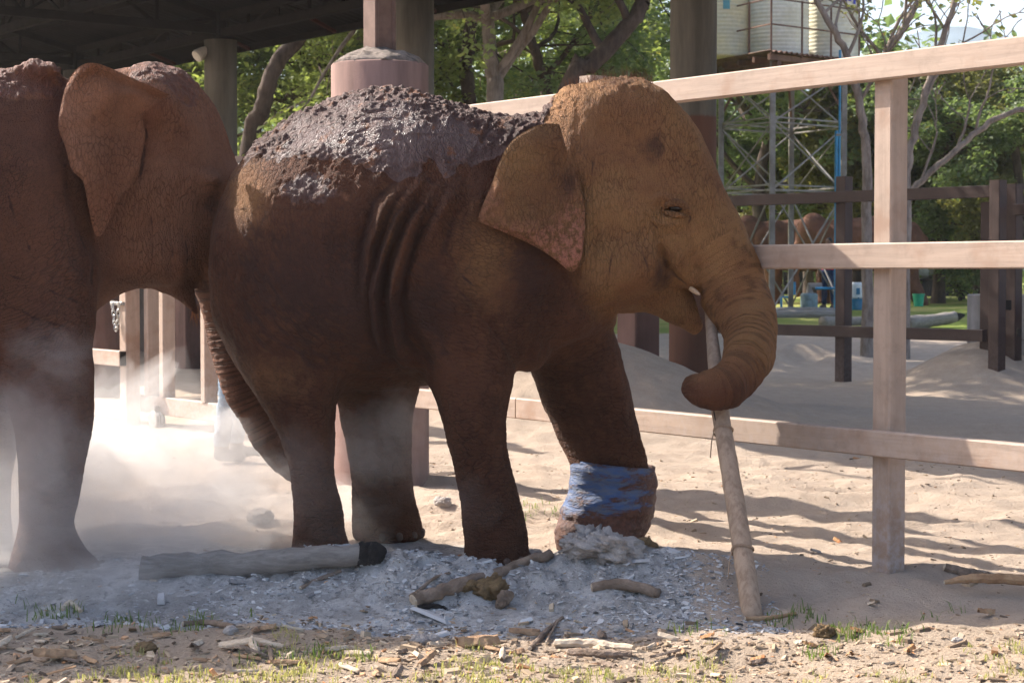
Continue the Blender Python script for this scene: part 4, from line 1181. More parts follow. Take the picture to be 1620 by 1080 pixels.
def dress(S, V, Q, trw):
    """folds and clods as relief; returns the paint attributes"""
    N = vnormals(V, Q); P = proj(V)
    near = sstep(.25, -.25, N[:, 1])
    D = np.zeros(len(V)); dirt = np.zeros(len(V))  # dirt holds crease grime plus groove shade put into the colour
    D += .016 * fbm(V, 3.2, 3, 2) + .007 * fbm(V * np.array([1.3, 1, .6]), 9, 5, 2) + .0025 * fbm(V * np.array([1.3, 1, .7]), 30, 6, 2)
    for line, amp, w in S.get('folds', []):
        d, t = polydist(P, line)
        env = np.sin(np.pi * np.clip(t, .02, .98)) ** .5
        wob = 1 + .25 * vnoise(V, 9, 4)
        q = d / (w * wob)
        D += near * env * amp * 1.7 * (np.exp(-q ** 2) - .5 * np.exp(-((q - 1.9) / .7) ** 2))
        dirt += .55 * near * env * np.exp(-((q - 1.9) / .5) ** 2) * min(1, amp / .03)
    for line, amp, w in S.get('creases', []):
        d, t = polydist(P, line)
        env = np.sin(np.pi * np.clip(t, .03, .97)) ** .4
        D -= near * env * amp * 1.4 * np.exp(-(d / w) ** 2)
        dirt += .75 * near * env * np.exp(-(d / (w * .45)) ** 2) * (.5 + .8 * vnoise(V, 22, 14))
    # wrinkles that follow the body: arcs round the hip and round the shoulder
    def arcs(c, along):
        q = (P - np.array(c)) * mpp(10.5); r = np.hypot(q[:, 0], q[:, 1]); th = np.arctan2(q[:, 1], q[:, 0])
        return np.stack([r * 1.25, th * along, V[:, 1] * .7], 1)
    wa = arcs(S['arcs'][0], .26); wb = arcs(S['arcs'][1], .30); bw = sstep(S['arcs'][2] - 35, S['arcs'][2] + 35, P[:, 0])
    body = (1 - sstep(560, 660, P[:, 1])) * (1 - S['headw'](P)) * near
    for sc_, am_ in ((26, .0065), (52, .0032)):
        na = vnoise(wa * np.array([1, 1.1, .5]), sc_, 91); nb = vnoise(wb * np.array([1, 1.1, .5]), sc_, 92)
        nn_ = na * (1 - bw) + nb * bw
        rl_ = np.clip(1 - np.abs(nn_) * 2.6, 0, 1) * (.55 + .45 * vnoise(V, 3, 93))
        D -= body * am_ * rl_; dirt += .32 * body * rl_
    for (cx, cy), (ra, rb), amp in S.get('rings', []):
        q = np.hypot((P[:, 0] - cx) / ra, (P[:, 1] - cy) / rb); sec = .55 + .45 * vnoise(V, 14, 15)
        D -= near * amp * sec * np.exp(-((q - 1) / .10) ** 2); dirt += .35 * near * sec * np.exp(-((q - 1) / .07) ** 2)
    # nearest trunk station -> ring coordinates
    arc = np.concatenate([[0], np.cumsum(np.linalg.norm(np.diff(trw[:, :3], axis=0), axis=1))])
    best = np.full(len(V), 1e9); tpar = np.zeros(len(V)); rad = np.ones(len(V))
    for i in range(len(trw) - 1):
        a, b = trw[i, :3], trw[i + 1, :3]; d = b - a
        t = np.clip(((V - a) @ d) / (d @ d), 0, 1)
        q = np.linalg.norm(V - a - t[:, None] * d, axis=1) / (trw[i, 3] + t * (trw[i + 1, 3] - trw[i, 3]))
        m = q < best; best[m] = q[m]; tpar[m] = arc[i] + t[m] * (arc[i + 1] - arc[i]); rad[m] = trw[i, 3]
    tw = sstep(1.35, 1.08, best) * sstep(S['ringstart'] - .18, S['ringstart'] + .12, tpar)
    ringd = np.abs(np.sin(np.pi * (tpar + .006 * vnoise(V, 25, 8)) / .034)) ** .6
    D += tw * (.006 * (ringd - .7))
    # clods of mud along the back
    mud, wet, stain_shade, tan, pink = S['paint'](V, N, P)
    stain_shade = np.clip(stain_shade + dirt, 0, 1)
    cl = np.clip(fbm(V, 34, 21, 2, .6) + .15, -.2, 1)
    clod = S['clod'](V, N, P)
    D += clod * .017 * cl
    D -= S.get('footwrinkle', .0025) * sstep(600, 680, P[:, 1]) * (np.abs(np.sin(np.pi * (V[:, 2] + .012 * vnoise(V, 8, 2)) / .045)) < .25)
    V2 = V + N * D[:, None]
    lw = sstep(540, 660, P[:, 1] + 25 * vnoise(V, 5, 9))
    hw = S['headw'](P)
    tv = np.stack([tpar * 1.15, np.arctan2(V[:, 1] - 10.4, V[:, 0] - V[:, 2] * .2) * .22, rad * 0], 1)
    return V2, N, dict(mud=mud, wet=wet, stain_shade=stain_shade, tan=tan, pink=pink, tw=tw, lw=lw, hw=hw, clod=clod, bw=bw, wa=wa, wb=wb), tv
def join(parts):
    """parts: list of (V, Q, attrs, tv, material index)"""
    n = 0; Vs = []; Qs = []; mi = []
    for V, Q, *_r, k in parts:
        Vs.append(V); Qs.append(Q + n); n += len(V); mi.append(np.full(len(Q), k))
    me = mesh_from(np.concatenate(Vs), np.concatenate(Qs), 'elephant', True)
    for key in ('mud', 'wet', 'stain_shade', 'tan', 'pink', 'tw', 'lw', 'hw', 'clod', 'bw'):
        fattr(me, key, np.concatenate([p[2].get(key, np.zeros(len(p[0]))) * np.ones(len(p[0])) for p in parts]))
    vattr(me, 'tv', np.concatenate([p[3] for p in parts]))
    for key in ('wa', 'wb'): vattr(me, key, np.concatenate([p[2].get(key, p[0] * np.array([1.2, .8, .5])) for p in parts]))
    return me, np.concatenate(mi)
def ball(c, r, n=16):
    V = []; F = []
    for i in range(n + 1):
        th = math.pi * i / n
        for j in range(n):
            ph = 2 * math.pi * j / n
            V.append((c[0] + r[0] * math.sin(th) * math.cos(ph), c[1] + r[1] * math.sin(th) * math.sin(ph), c[2] + r[2] * math.cos(th)))
    for i in range(n):
        for j in range(n):
            F.append((i * n + j, (i + 1) * n + j, (i + 1) * n + (j + 1) % n, i * n + (j + 1) % n))
    return np.array(V), np.array(F)
def plain(V, w=1.0):
    return (V * 0,)

# ---- the young elephant -------------------------------------------------
M1 = 10.6
def bell(P, c, r): return np.exp(-(((P[:, 0] - c[0]) / r[0]) ** 2 + ((P[:, 1] - c[1]) / r[1]) ** 2))
MUDLINE = [(330, 330), (395, 262), (430, 245), (470, 250), (560, 258), (600, 278), (640, 285), (680, 255), (710, 270), (760, 260), (800, 235), (850, 205), (900, 165), (1000, 150)]
def paint1(V, N, P):
    ml = np.interp(P[:, 0], [p[0] for p in MUDLINE], [p[1] for p in MUDLINE])
    ml = ml + 16 * vnoise(V, 9, 31) + 8 * vnoise(V, 30, 32)
    mud = sstep(14, -14, P[:, 1] - ml) * sstep(905, 845, P[:, 0]) * sstep(345, 420, P[:, 0])
    mud = np.maximum(mud, .75 * bell(P, (490, 300), (60, 36)))
    wet = sstep(400, 470, P[:, 0]) * sstep(860, 800, P[:, 0]) * sstep(330, 270, P[:, 1])  # wet area; also carries the painted sheen
    stain_shade = .6 * bell(P, (985, 130), (60, 22)) + .55 * bell(P, (1042, 225), (22, 34)) + .42 * bell(P, (1000, 245), (48, 36)) + .9 * bell(P, (840, 440), (45, 80)) * .7 \
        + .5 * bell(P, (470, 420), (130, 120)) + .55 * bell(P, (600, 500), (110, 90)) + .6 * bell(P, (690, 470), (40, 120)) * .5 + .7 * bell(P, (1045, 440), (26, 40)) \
        + .75 * bell(P, (945, 800), (80, 70))  # mud stains, plus shade of the carved hollows put into the colour
    hd = sstep(830, 935, P[:, 0] + .25 * (300 - P[:, 1])) * sstep(560, 480, P[:, 1] - .0 * P[:, 0])
    hd = np.maximum(hd, sstep(1040, 1090, P[:, 0]) * sstep(660, 560, P[:, 1]) * .9)
    hd = hd * (1 - .35 * sstep(400, 620, P[:, 1]))
    tan = np.maximum(hd, .75 * bell(P, (395, 310), (45, 70)))
    tan = np.maximum(tan, .55 * bell(P, (770, 410), (70, 110)))
    tan = np.maximum(tan, .40 * bell(P, (430, 600), (90, 60)))
    tan = np.maximum(tan, .45 * bell(P, (620, 380), (30, 110)))  # sunlight on the flank folds painted in as tan
    pink = .0 * tan
    return mud, wet, stain_shade, tan, pink
def clod1(V, N, P):
    top = np.interp(P[:, 0], [340, 400, 470, 560, 640, 740, 800, 860, 940, 1030], [330, 235, 182, 147, 140, 172, 183, 178, 130, 137])
    d = P[:, 1] - top
    band = sstep(46, 6, d + 22 * vnoise(V, 7, 33)) * sstep(350, 420, P[:, 0]) * sstep(1040, 1000, P[:, 0])
    w = np.where(P[:, 0] > 870, .55, 1.0)
    edge = np.interp(P[:, 0], [p[0] for p in MUDLINE], [p[1] for p in MUDLINE])
    e2 = np.exp(-((P[:, 1] - edge + 10 + 12 * vnoise(V, 9, 31)) / 16) ** 2) * sstep(430, 480, P[:, 0]) * sstep(860, 820, P[:, 0])
    return np.clip(band * w + .6 * e2 + .55 * bell(P, (490, 300), (60, 36)) , 0, 1)
E1 = dict(
    mid=lambda px: M1, ringstart=.22, arcs=((620, 330), (815, 215), 632),
    rings=[((1060, 336), (27, 17), .004), ((1058, 337), (37, 25), .004), ((1056, 338), (48, 33), .003)],
    torso=[(337, 418, 446, .10), (345, 345, 505, .26), (360, 296, 548, .36), (390, 243, 600, .45), (430, 206, 622, .50), (470, 181, 628, .53),
           (520, 158, 622, .56), (570, 142, 618, .58), (620, 136, 616, .60), (680, 148, 610, .59), (740, 170, 602, .56), (800, 182, 592, .50),
           (850, 178, 572, .42), (890, 168, 545, .36), (925, 190, 520, .30), (965, 235, 502, .22)],
    head=[(868, 205, 470, .18), (888, 160, 486, .27), (920, 137, 493, .33), (950, 129, 497, .35), (990, 127, 490, .36), (1030, 135, 478, .345),
          (1060, 152, 462, .32), (1085, 181, 448, .29), (1105, 215, 436, .26), (1130, 260, 430, .22), (1150, 305, 425, .18), (1172, 352, 415, .13)],
    legs=[
        [(280, 370, 560, 10.50, .30), (340, 345, 585, 10.45, .33), (420, 337, 585, 10.40, .33), (480, 342, 570, 10.37, .31), (540, 361, 550, 10.34, .28), (600, 392, 536, 10.31, .24),
         (650, 424, 530, 10.30, .205), (700, 447, 528, 10.30, .185), (760, 460, 530, 10.30, .165), (820, 466, 543, 10.30, .17), (850, 462, 550, 10.30, .185), (882, 456, 556, 10.30, .20)],
        [(480, 430, 640, 10.80, .26), (560, 490, 668, 10.86, .22), (620, 532, 662, 10.90, .20), (680, 546, 655, 10.90, .185), (740, 556, 654, 10.90, .17), (790, 560, 657, 10.90, .17), (825, 561, 667, 10.90, .18), (852, 561, 673, 10.90, .19)],
        [(360, 650, 800, 10.46, .26), (430, 640, 820, 10.40, .29), (510, 645, 822, 10.35, .27), (575, 662, 815, 10.31, .235), (640, 692, 806, 10.28, .20), (700, 709, 804, 10.27, .185),
         (760, 722, 813, 10.27, .172), (810, 731, 823, 10.27, .172), (850, 733, 836, 10.27, .19), (893, 727, 842, 10.27, .205)],
        [(440, 800, 945, 10.72, .25), (520, 815, 968, 10.80, .24), (580, 838, 988, 10.84, .22), (640, 859, 1003, 10.87, .205), (700, 885, 1018, 10.90, .19), (740, 902, 1027, 10.90, .185),
         (790, 900, 1028, 10.90, .185), (830, 890, 1022, 10.90, .185), (868, 888, 1014, 10.90, .19)]],
    trunk=[(1075, 330, 10.6, 62), (1102, 365, 10.59, 62), (1132, 408, 10.57, 58), (1157, 450, 10.53, 52), (1176, 490, 10.45, 46), (1186, 524, 10.33, 41), (1185, 560, 10.18, 38), (1172, 590, 10.03, 34),
           (1148, 610, 9.92, 32), (1118, 617, 9.88, 29), (1096, 613, 9.90, 17)],
    bits=[
        ('add', ((985, 440, M1, 52), (1040, 452, M1, 40), .05)),
        
        ('add', ((950, 430, 10.38, 48), (1000, 420, 10.36, 44), .08)),
        ('cut', ((1046, 402, 10.30, 10), (1064, 432, 10.34, 13), .03)), ('cut', ((1064, 432, 10.34, 13), (1100, 462, 10.45, 14), .03)),
        ('cut', ((1100, 470, 10.20, 12), (1100, 470, 10.95, 12), .02)), ('add', ((1030, 450, M1, 38), (1072, 486, M1, 27), .03)), ('add', ((1072, 486, M1, 27), (1098, 515, M1, 13), .02)),
        ('add', ((1052, 395, 10.40, 18), (1088, 440, 10.45, 16), .05)),
        ('e', ((1030, 306, 10.335), (.14, .05, .045), .06)),
        ('e', ((985, 330, 10.32), (.20, .07, .09), .08)),
        ('e', ((985, 185, 10.42), (.22, .10, .14), .10)),
        ('ecut', ((1062, 332, 10.262), (.055, .040, .026), .03)),
        ('e', ((1060, 352, 10.318), (.075, .03, .022), .03)),
        ('ecut', ((1035, 245, 10.15), (.15, .10, .16), .12)),
        ('ecut', ((905, 290, 10.13), (.08, .08, .16), .08)),
        ('add', ((800, 480, 10.33, 30), (840, 560, 10.40, 26), .08)),
        ('add', ((850, 470, 10.42, 50), (900, 500, 10.45, 40), .08))],
    folds=[([(668, 290), (632, 340), (606, 400), (596, 460), (600, 520), (612, 560)], .042, 8), ([(690, 300), (650, 360), (626, 420), (617, 480), (625, 540), (645, 585)], .046, 9),
           ([(655, 285), (610, 330), (588, 390), (583, 450), (590, 500)], .026, 10), ([(720, 300), (690, 350), (672, 400)], .024, 12),
           ([(700, 590), (690, 560), (670, 520), (655, 470)], .012, 9),
           ([(1030, 318), (1048, 310), (1072, 316)], .006, 5), ([(1020, 330), (1036, 352), (1062, 360), (1082, 350)], .006, 5)],
    creases=[([(722, 455), (765, 500), (800, 545), (818, 580)], .012, 5), ([(700, 390), (735, 440), (770, 470)], .006, 4), ([(905, 480), (930, 492), (985, 490)], .010, 6),
             ([(930, 300), (945, 380), (930, 440)], .008, 5), ([(955, 330), (968, 400), (960, 460)], .006, 4), ([(985, 360), (1000, 430)], .005, 4), ([(1008, 370), (1025, 430)], .005, 4),
             ([(1040, 360), (1050, 400)], .006, 4), ([(925, 200), (938, 260), (930, 310)], .006, 4), ([(910, 250), (922, 330), (915, 400)], .010, 6), ([(860, 470), (885, 500), (910, 520)], .008, 5),
             ([(1044, 392), (1056, 425), (1092, 457)], .012, 6),
             ([(1000, 318), (1018, 336), (1040, 362)], .004, 3), ([(1086, 330), (1094, 345), (1086, 362)], .005, 3),
             ([(780, 185), (760, 230), (745, 260)], .006, 4), ([(820, 190), (800, 240)], .006, 4)],
    headw=lambda P: sstep(850, 940, P[:, 0]) * sstep(560, 490, P[:, 1]),
    paint=paint1, clod=clod1)
def build_e1():
    V, Q, trw = elephant_mesh(E1, .0122, 1)
    V2, N, at_, tv = dress(E1, V, Q, trw)
    base = (0.0, 10.6, 0.0)
    root = thing('elephant', base, 'young brown elephant with blue bandaged foreleg, wet mud on its back, holding a pole', 'elephant', None)
    parts = [(V2, Q, at_, tv, 0)]
    # ears: near one traced, far one hidden behind the head
    poly = [(885, 197), (862, 196), (838, 203), (808, 224), (790, 256), (776, 295), (760, 332), (758, 350), (775, 358), (812, 374), (850, 392), (880, 412), (905, 430), (918, 412), (924, 380), (926, 345), (922, 310), (914, 280), (902, 255), (893, 225)]
    def dep(x, y, s):
        root_x = np.interp(y, [195, 240, 300, 360, 430], [885, 900, 918, 926, 922])
        d = np.clip((root_x - x) / 150, 0, 1.2)
        w = 10.215 - .17 * sstep(0, .9, d) - .03 * sstep(330, 430, y) + .05 * sstep(235, 195, y) * (1 - d)
        q = np.stack([x / 60, y / 60, x * 0], 1)
        edge = sstep(.86, 1.0, s) * sstep(.25, .6, d)
        w = w + .016 * vnoise(q, 1.2, 51) + .008 * vnoise(q, 3.5, 52) + .003 * vnoise(q, 9, 55) + .050 * edge * (.4 + .6 * vnoise(q, 1.6, 53)) + .03 * np.exp(-((x - 895) / 22) ** 2 - ((y - 275) / 45) ** 2)
        return w
    Ve, Fe = ear_sheet(poly, dep, .030)
    Pe = proj(Ve)
    pk = .95 * bell(Pe, (885, 405), (50, 38)) + .8 * bell(Pe, (905, 370), (26, 60)) + .5 * bell(Pe, (820, 370), (60, 18)) + .35 * bell(Pe, (775, 330), (18, 50))
    st = .6 * bell(Pe, (900, 285), (20, 42)) + .3 * bell(Pe, (850, 320), (50, 40))  # darker patches; shade of the ear root hollow painted in
    parts.append((Ve, Fe, dict(tan=.55 + .3 * bell(Pe, (815, 240), (40, 40)), pink=np.clip(pk, 0, 1), stain_shade=st), *plain(Ve), 0))
    Vf = Ve.copy(); Vf[:, 1] = 2 * M1 - Vf[:, 1]
    parts.append((Vf, Fe[:, ::-1], dict(tan=.5), *plain(Vf), 0))
    for sgn in (-1, 1):
        c = at(1062, 332, M1); c[1] = M1 + sgn * .303
        Vb, Fb = ball(c, (.036, .018, .016)); parts.append((Vb, Fb, {}, *plain(Vb), 1))
        # upper and lower lid, a heavy fold over each eye
        for pts, r in (([(1040, 334), (1050, 326), (1064, 324), (1076, 330), (1083, 341)], 6.5), ([(1041, 336), (1052, 341), (1066, 343), (1080, 345)], 5.5)):
            cv = curve([[*p, 0] for p in pts], 4)[:, :2]
            W = np.array([at(a, b, M1) for a, b in cv]); W[:, 1] = M1 + sgn * (.318 - .35 * np.abs(W[:, 0] - c[0]) ** 1.3)
            mb = MB(); mb.tube(W, r * mpp(10.3) * np.sin(np.linspace(.35, np.pi - .35, len(W))), 8, cap=False)
            Vt = np.concatenate(mb.V); parts.append((Vt, np.array(mb.F), dict(tan=.6, stain_shade=.25), *plain(Vt), 0))
    tus = MB(); a = at(1092, 456, 10.43); b_ = at(1107, 466, 10.40)
    tus.tube(np.linspace(a, b_, 4), [.013, .014, .012, .006], 8); Vt = np.concatenate(tus.V)
    quads = np.array([f for f in tus.F if len(f) == 4]); parts.append((Vt, quads, {}, *plain(Vt), 2))
    # toenails
    for (cx, cy, cY, rx, ry) in ((784, 885, 10.27, .185, .205), (617, 846, 10.9, .19, .19), (506, 876, 10.30, .165, .20)):
        for an in (-100, -70, -40, -12, 15):
            t = math.radians(an); c = at(cx, cy, cY) + np.array([rx * math.cos(t) * .94, ry * math.sin(t) * .94, .012])
            Vb, Fb = ball(c, (.020, .020, .024), 10); parts.append((Vb, Fb, {}, *plain(Vb), 3))
    me, mi = join(parts)
    for k in ('skin_a', 'eye', 'tush', 'nail'): me.materials.append(MAT[k])
    me.polygons.foreach_set('material_index', mi.astype(np.int32))
    obj('body', me, None, root)
    # bandage round the far foreleg
    L = np.array(E1['legs'][3], float)
    n, k = 96, 44; Vb = []; sd = []
    edgeL = [(730, 903), (760, 901), (790, 897), (812, 886), (830, 879), (850, 878), (868, 884)]
    edgeR = [(738, 1037), (760, 1040), (790, 1038), (815, 1032), (840, 1024), (862, 1014), (870, 1012)]
    for i in range(k):
        y = 731 + (868 - 731) * i / (k - 1)
        xl = np.interp(y, *zip(*edgeL)); xr = np.interp(y, *zip(*edgeR))
        for j in range(n):
            an = 2 * math.pi * j / n
            yy = y + 7 * math.cos(an) * (1 - i / (k - 1))
            p = at((xl + xr) / 2 + (xr - xl) / 2 * math.cos(an), yy, 10.9)
            hy = .208 + .012 * math.sin(i * .4)
            Vb.append((p[0], 10.9 + hy * math.sin(an), p[2])); sd.append(max(0, math.cos(an)) ** 2)
    Vb = np.array(Vb); c = Vb.reshape(k, n, 3).mean(1).repeat(n, 0); d = Vb - c; d[:, 2] = 0; d /= np.linalg.norm(d, axis=1)[:, None]
    lay = np.abs(((Vb[:, 2] + .05 * d[:, 0] + .012 * vnoise(Vb, 5, 3)) / .075) % 1 - .5)
    low = sstep(.30, .10, Vb[:, 2])
    Vb = Vb + d * (.010 * (lay - .2) + .007 * fbm(Vb * np.array([1, 1, 3]), 9, 61, 3) + .022 * low * fbm(Vb, 13, 62, 3))[:, None]
    Fb = np.array([(i * n + j, (i + 1) * n + j, (i + 1) * n + (j + 1) % n, i * n + (j + 1) % n) for i in range(k - 1) for j in range(n)])
    mb = mesh_from(Vb, Fb, 'bandage', True); fattr(mb, 'side', sd)
    ob = obj('bandage', mb, MAT['bandage'], root)
    ob['label'] = 'muddy blue cloth bandage wrapped round the foreleg'
    md = ob.modifiers.new('thick', 'SOLIDIFY'); md.thickness = .008
    # sparse hair on the crown
    hb = MB()
    tops = V2[(N[:, 2] > .55) & (proj(V2)[:, 0] > 895) & (proj(V2)[:, 0] < 1035)]
    for _ in range(420):
        p = tops[rng.integers(len(tops))]; q = p + np.array([rng.normal(0, .022) - .012, rng.normal(0, .02), rng.uniform(.03, .085)])
        s = .0009; hb.add([p + (s, 0, 0), p - (s, 0, 0), p + (0, s, 0), q], [(0, 1, 3), (1, 2, 3), (2, 0, 3)])
    hb.obj('hair', MAT['hairbrown'], root, kind='stuff')
    return root
MAT['hairbrown'] = newmat('sparse brown hair', (.16, .065, .03), .6)[0]

# ---- the big elephant behind it ------------------------------------------
def mid2(px): return 10.60 + .0020 * (px - 90)
def paint2(V, N, P):
    top = np.interp(P[:, 0], [-500, -150, 90, 160, 245, 320, 372], [260, 100, 116, 118, 102, 140, 262])
    d = P[:, 1] - top + 14 * vnoise(V, 8, 71)
    mud = .8 * sstep(75, 15, d) * sstep(135, 60, P[:, 0]) + .75 * sstep(55, 10, d) * sstep(190, 215, P[:, 0]) * sstep(335, 300, P[:, 0])
    tan = .65 * sstep(150, 230, P[:, 0]) * sstep(470, 400, P[:, 1]) + .25
    tan = np.maximum(tan, .6 * bell(P, (290, 160), (60, 60)))
    stain_shade = .42 * bell(P, (285, 215), (30, 28)) + .7 * bell(P, (338, 325), (16, 26)) + .55 * bell(P, (225, 220), (14, 60)) + .5 * bell(P, (300, 450), (60, 25)) + .4 * bell(P, (60, 600), (80, 120))  # stains, plus painted shade in the temple, eye and ear hollows
    return mud, mud * 0, stain_shade, tan, mud * 0
def clod2(V, N, P):
    top = np.interp(P[:, 0], [-500, -150, 90, 160, 245, 320, 372], [260, 100, 116, 118, 102, 140, 262])
    d = P[:, 1] - top
    return sstep(60, 8, d) * (sstep(135, 90, P[:, 0]) * .7 + .5 * sstep(190, 215, P[:, 0]) * sstep(335, 305, P[:, 0]))
E2 = dict(
    mid=mid2, ringstart=.15, arcs=((-200, 0), (330, 60), 160),
    rings=[((336, 322), (22, 20), .005), ((336, 322), (32, 30), .004)], taper=.15,
    torso=[(-560, 330, 420, .12), (-540, 260, 520, .32), (-490, 190, 590, .46), (-400, 140, 640, .56), (-280, 112, 655, .63), (-150, 102, 650, .64), (-40, 108, 630, .60),
           (40, 115, 590, .55), (90, 119, 550, .48), (130, 130, 510, .42), (170, 150, 478, .36), (220, 175, 445, .28)],
    head=[(128, 160, 430, .2), (155, 124, 438, .29), (200, 108, 436, .33), (245, 102, 448, .35), (285, 116, 452, .345), (320, 141, 448, .32), (345, 180, 440, .28), (362, 224, 430, .24), (373, 262, 425, .19), (380, 300, 420, .13)],
    legs=[
        [(400, -40, 158, 10.44, .28), (470, -35, 153, 10.36, .30), (530, -22, 149, 10.28, .27), (590, -4, 148, 10.22, .24), (650, 14, 146, 10.18, .21), (720, 27, 136, 10.17, .19), (790, 34, 125, 10.17, .175),
         (835, 33, 119, 10.17, .185), (870, 24, 138, 10.17, .205), (895, 18, 158, 10.17, .22), (908, 17, 164, 10.17, .225)],
        [(500, -130, 70, 10.75, .26), (580, -110, 45, 10.82, .22), (680, -92, 28, 10.85, .19), (760, -85, 20, 10.85, .18), (820, -88, 18, 10.85, .18), (868, -98, 26, 10.85, .20)],
        [(300, -600, -380, 9.30, .30), (420, -610, -370, 9.25, .32), (540, -580, -400, 9.18, .28), (650, -560, -425, 9.12, .22), (760, -555, -440, 9.1, .19), (880, -560, -440, 9.1, .19), (935, -566, -428, 9.1, .21)],
        [(420, -500, -280, 9.75, .30), (540, -480, -310, 9.82, .26), (650, -460, -340, 9.86, .21), (760, -455, -350, 9.88, .185), (860, -458, -345, 9.88, .19), (905, -464, -335, 9.88, .21)]],
    trunk=[(330, 300, 11.06, 60), (345, 370, 11.10, 56), (358, 440, 11.13, 48), (374, 520, 11.15, 43), (394, 600, 11.17, 40), (428, 672, 11.18, 36), (458, 720, 11.18, 30), (482, 745, 11.16, 24), (492, 752, 11.15, 15)],
    bits=[('add', ((200, 400, 10.72, 50), (265, 405, 10.80, 44), .08)), ('add', ((240, 425, 10.92, 32), (282, 446, 10.96, 26), .04)), ('add', ((282, 446, 10.96, 26), (312, 496, 10.98, 6), .02)),
          ('e', ((235, 190, 10.68), (.16, .12, .18), .10)), ('e', ((312, 285, 10.80), (.12, .06, .05), .06)), ('ecut', ((338, 322, 10.79), (.05, .04, .03), .03)),
          ('ecut', ((283, 225, 10.56), (.15, .12, .15), .12)), ('ecut', ((225, 220, 10.52), (.07, .10, .20), .06)),
          ('add', ((40, 300, 10.36, 80), (80, 440, 10.32, 55), .12)), ('e', ((60, 112, 10.45), (.12, .10, .05), .05))],
    folds=[([(318, 308), (332, 300), (346, 306)], .007, 5), ([(316, 330), (330, 346), (348, 348)], .006, 5), ([(250, 360), (258, 420), (262, 440)], .006, 6), ([(148, 470), (120, 440), (90, 400)], .01, 9)],
    creases=[([(150, 380), (150, 430), (153, 470)], .012, 6), ([(160, 380), (162, 440)], .008, 4), ([(172, 370), (176, 430)], .006, 4), ([(205, 330), (215, 400), (205, 430)], .008, 5), ([(235, 300), (245, 370), (240, 430)], .007, 5),
             ([(265, 330), (275, 390), (272, 440)], .007, 5), ([(290, 350), (300, 400), (300, 440)], .008, 5), ([(310, 380), (318, 430), (325, 460)], .008, 5), ([(232, 190), (228, 240), (222, 290)], .015, 6),
             ([(0, 430), (60, 450), (130, 480)], .006, 5), ([(0, 470), (50, 500), (120, 520)], .006, 5), ([(0, 250), (20, 330), (60, 420)], .006, 6), ([(100, 240), (112, 300), (135, 400)], .012, 8), ([(270, 152), (300, 165)], .008, 5)],
    headw=lambda P: sstep(130, 200, P[:, 0]) * sstep(540, 460, P[:, 1]),
    paint=paint2, clod=clod2)
def build_e2():
    V, Q, trw = elephant_mesh(E2, .0155, 1)
    V2, N, at_, tv = dress(E2, V, Q, trw)
    root = thing('elephant', (-2.6, 10.4, 0), 'large dusty reddish elephant with drooping ear walking behind the bandaged one', 'elephant')
    parts = [(V2, Q, at_, tv, 0)]
    poly = [(268, 150), (240, 137), (205, 122), (175, 108), (150, 100), (130, 103), (110, 122), (98, 155), (92, 200), (103, 232), (113, 268), (131, 288), (140, 328), (148, 366), (158, 374), (170, 356), (182, 325), (196, 304), (214, 284), (222, 255), (230, 215), (226, 185), (240, 165)]
    def dep(x, y, s):
        rx = np.interp(y, [100, 150, 200, 290, 375], [262, 268, 232, 216, 180])
        d = np.clip((rx - x) / 130, 0, 1.2)
        w = 10.46 - .30 * sstep(0, .85, d) - .12 * sstep(150, 340, y) + .03 * sstep(250, 200, x)
        q = np.stack([x / 60, y / 60, x * 0], 1)
        topl = np.interp(x, [110, 150, 205, 268], [135, 112, 134, 158])
        fold = np.exp(-((y - topl - 2) / 7) ** 2) * sstep(118, 140, x)
        roll = sstep(4, -16, y - topl) * sstep(105, 130, x)
        return w + .014 * vnoise(q, 1.2, 81) + .006 * vnoise(q, 3.5, 82) + .035 * fold - .030 * roll + .03 * sstep(.88, 1, s) * vnoise(q, 1.5, 83)
    Ve, Fe = ear_sheet(poly, dep, .036)
    Pe = proj(Ve)
    parts.append((Ve, Fe, dict(tan=.85, pink=.25 * bell(Pe, (160, 340), (25, 60)), stain_shade=.6 * bell(Pe, (148, 189), (7, 9)) + .25 * bell(Pe, (195, 200), (30, 50))), *plain(Ve), 0))
    c = at(338, 322, 10.86); Vb, Fb = ball(c, (.028, .02, .014)); parts.append((Vb, Fb, {}, *plain(Vb), 1))
    for (cx, cy, cY, rx, ry) in ((92, 902, 10.17, .235, .225),):
        for an in (-110, -80, -50, -20, 10):
            t = math.radians(an); c = at(cx, cy, cY) + np.array([rx * math.cos(t) * .94, ry * math.sin(t) * .94, .02])
            Vb, Fb = ball(c, (.026, .026, .03), 10); parts.append((Vb, Fb, {}, *plain(Vb), 2))
    me, mi = join(parts)
    for k in ('skin_b', 'eye', 'nail'): me.materials.append(MAT[k])
    me.polygons.foreach_set('material_index', mi.astype(np.int32))
    obj('body', me, None, root)
    hb = MB()
    for _ in range(60):
        p = at(rng.uniform(302, 314), rng.uniform(480, 497), 10.98); q = p + np.array([rng.normal(.01, .02), rng.normal(0, .02), -rng.uniform(.05, .12)])
        s = .001; hb.add([p + (s, 0, 0), p - (s, 0, 0), p + (0, s, 0), q], [(0, 1, 3), (1, 2, 3), (2, 0, 3)])
    hb.obj('chin_hair', MAT['hairginger'], root, kind='stuff')
    return root
MAT['hairginger'] = newmat('ginger hair', (.32, .13, .05), .6)[0]
build_e1()
build_e2()
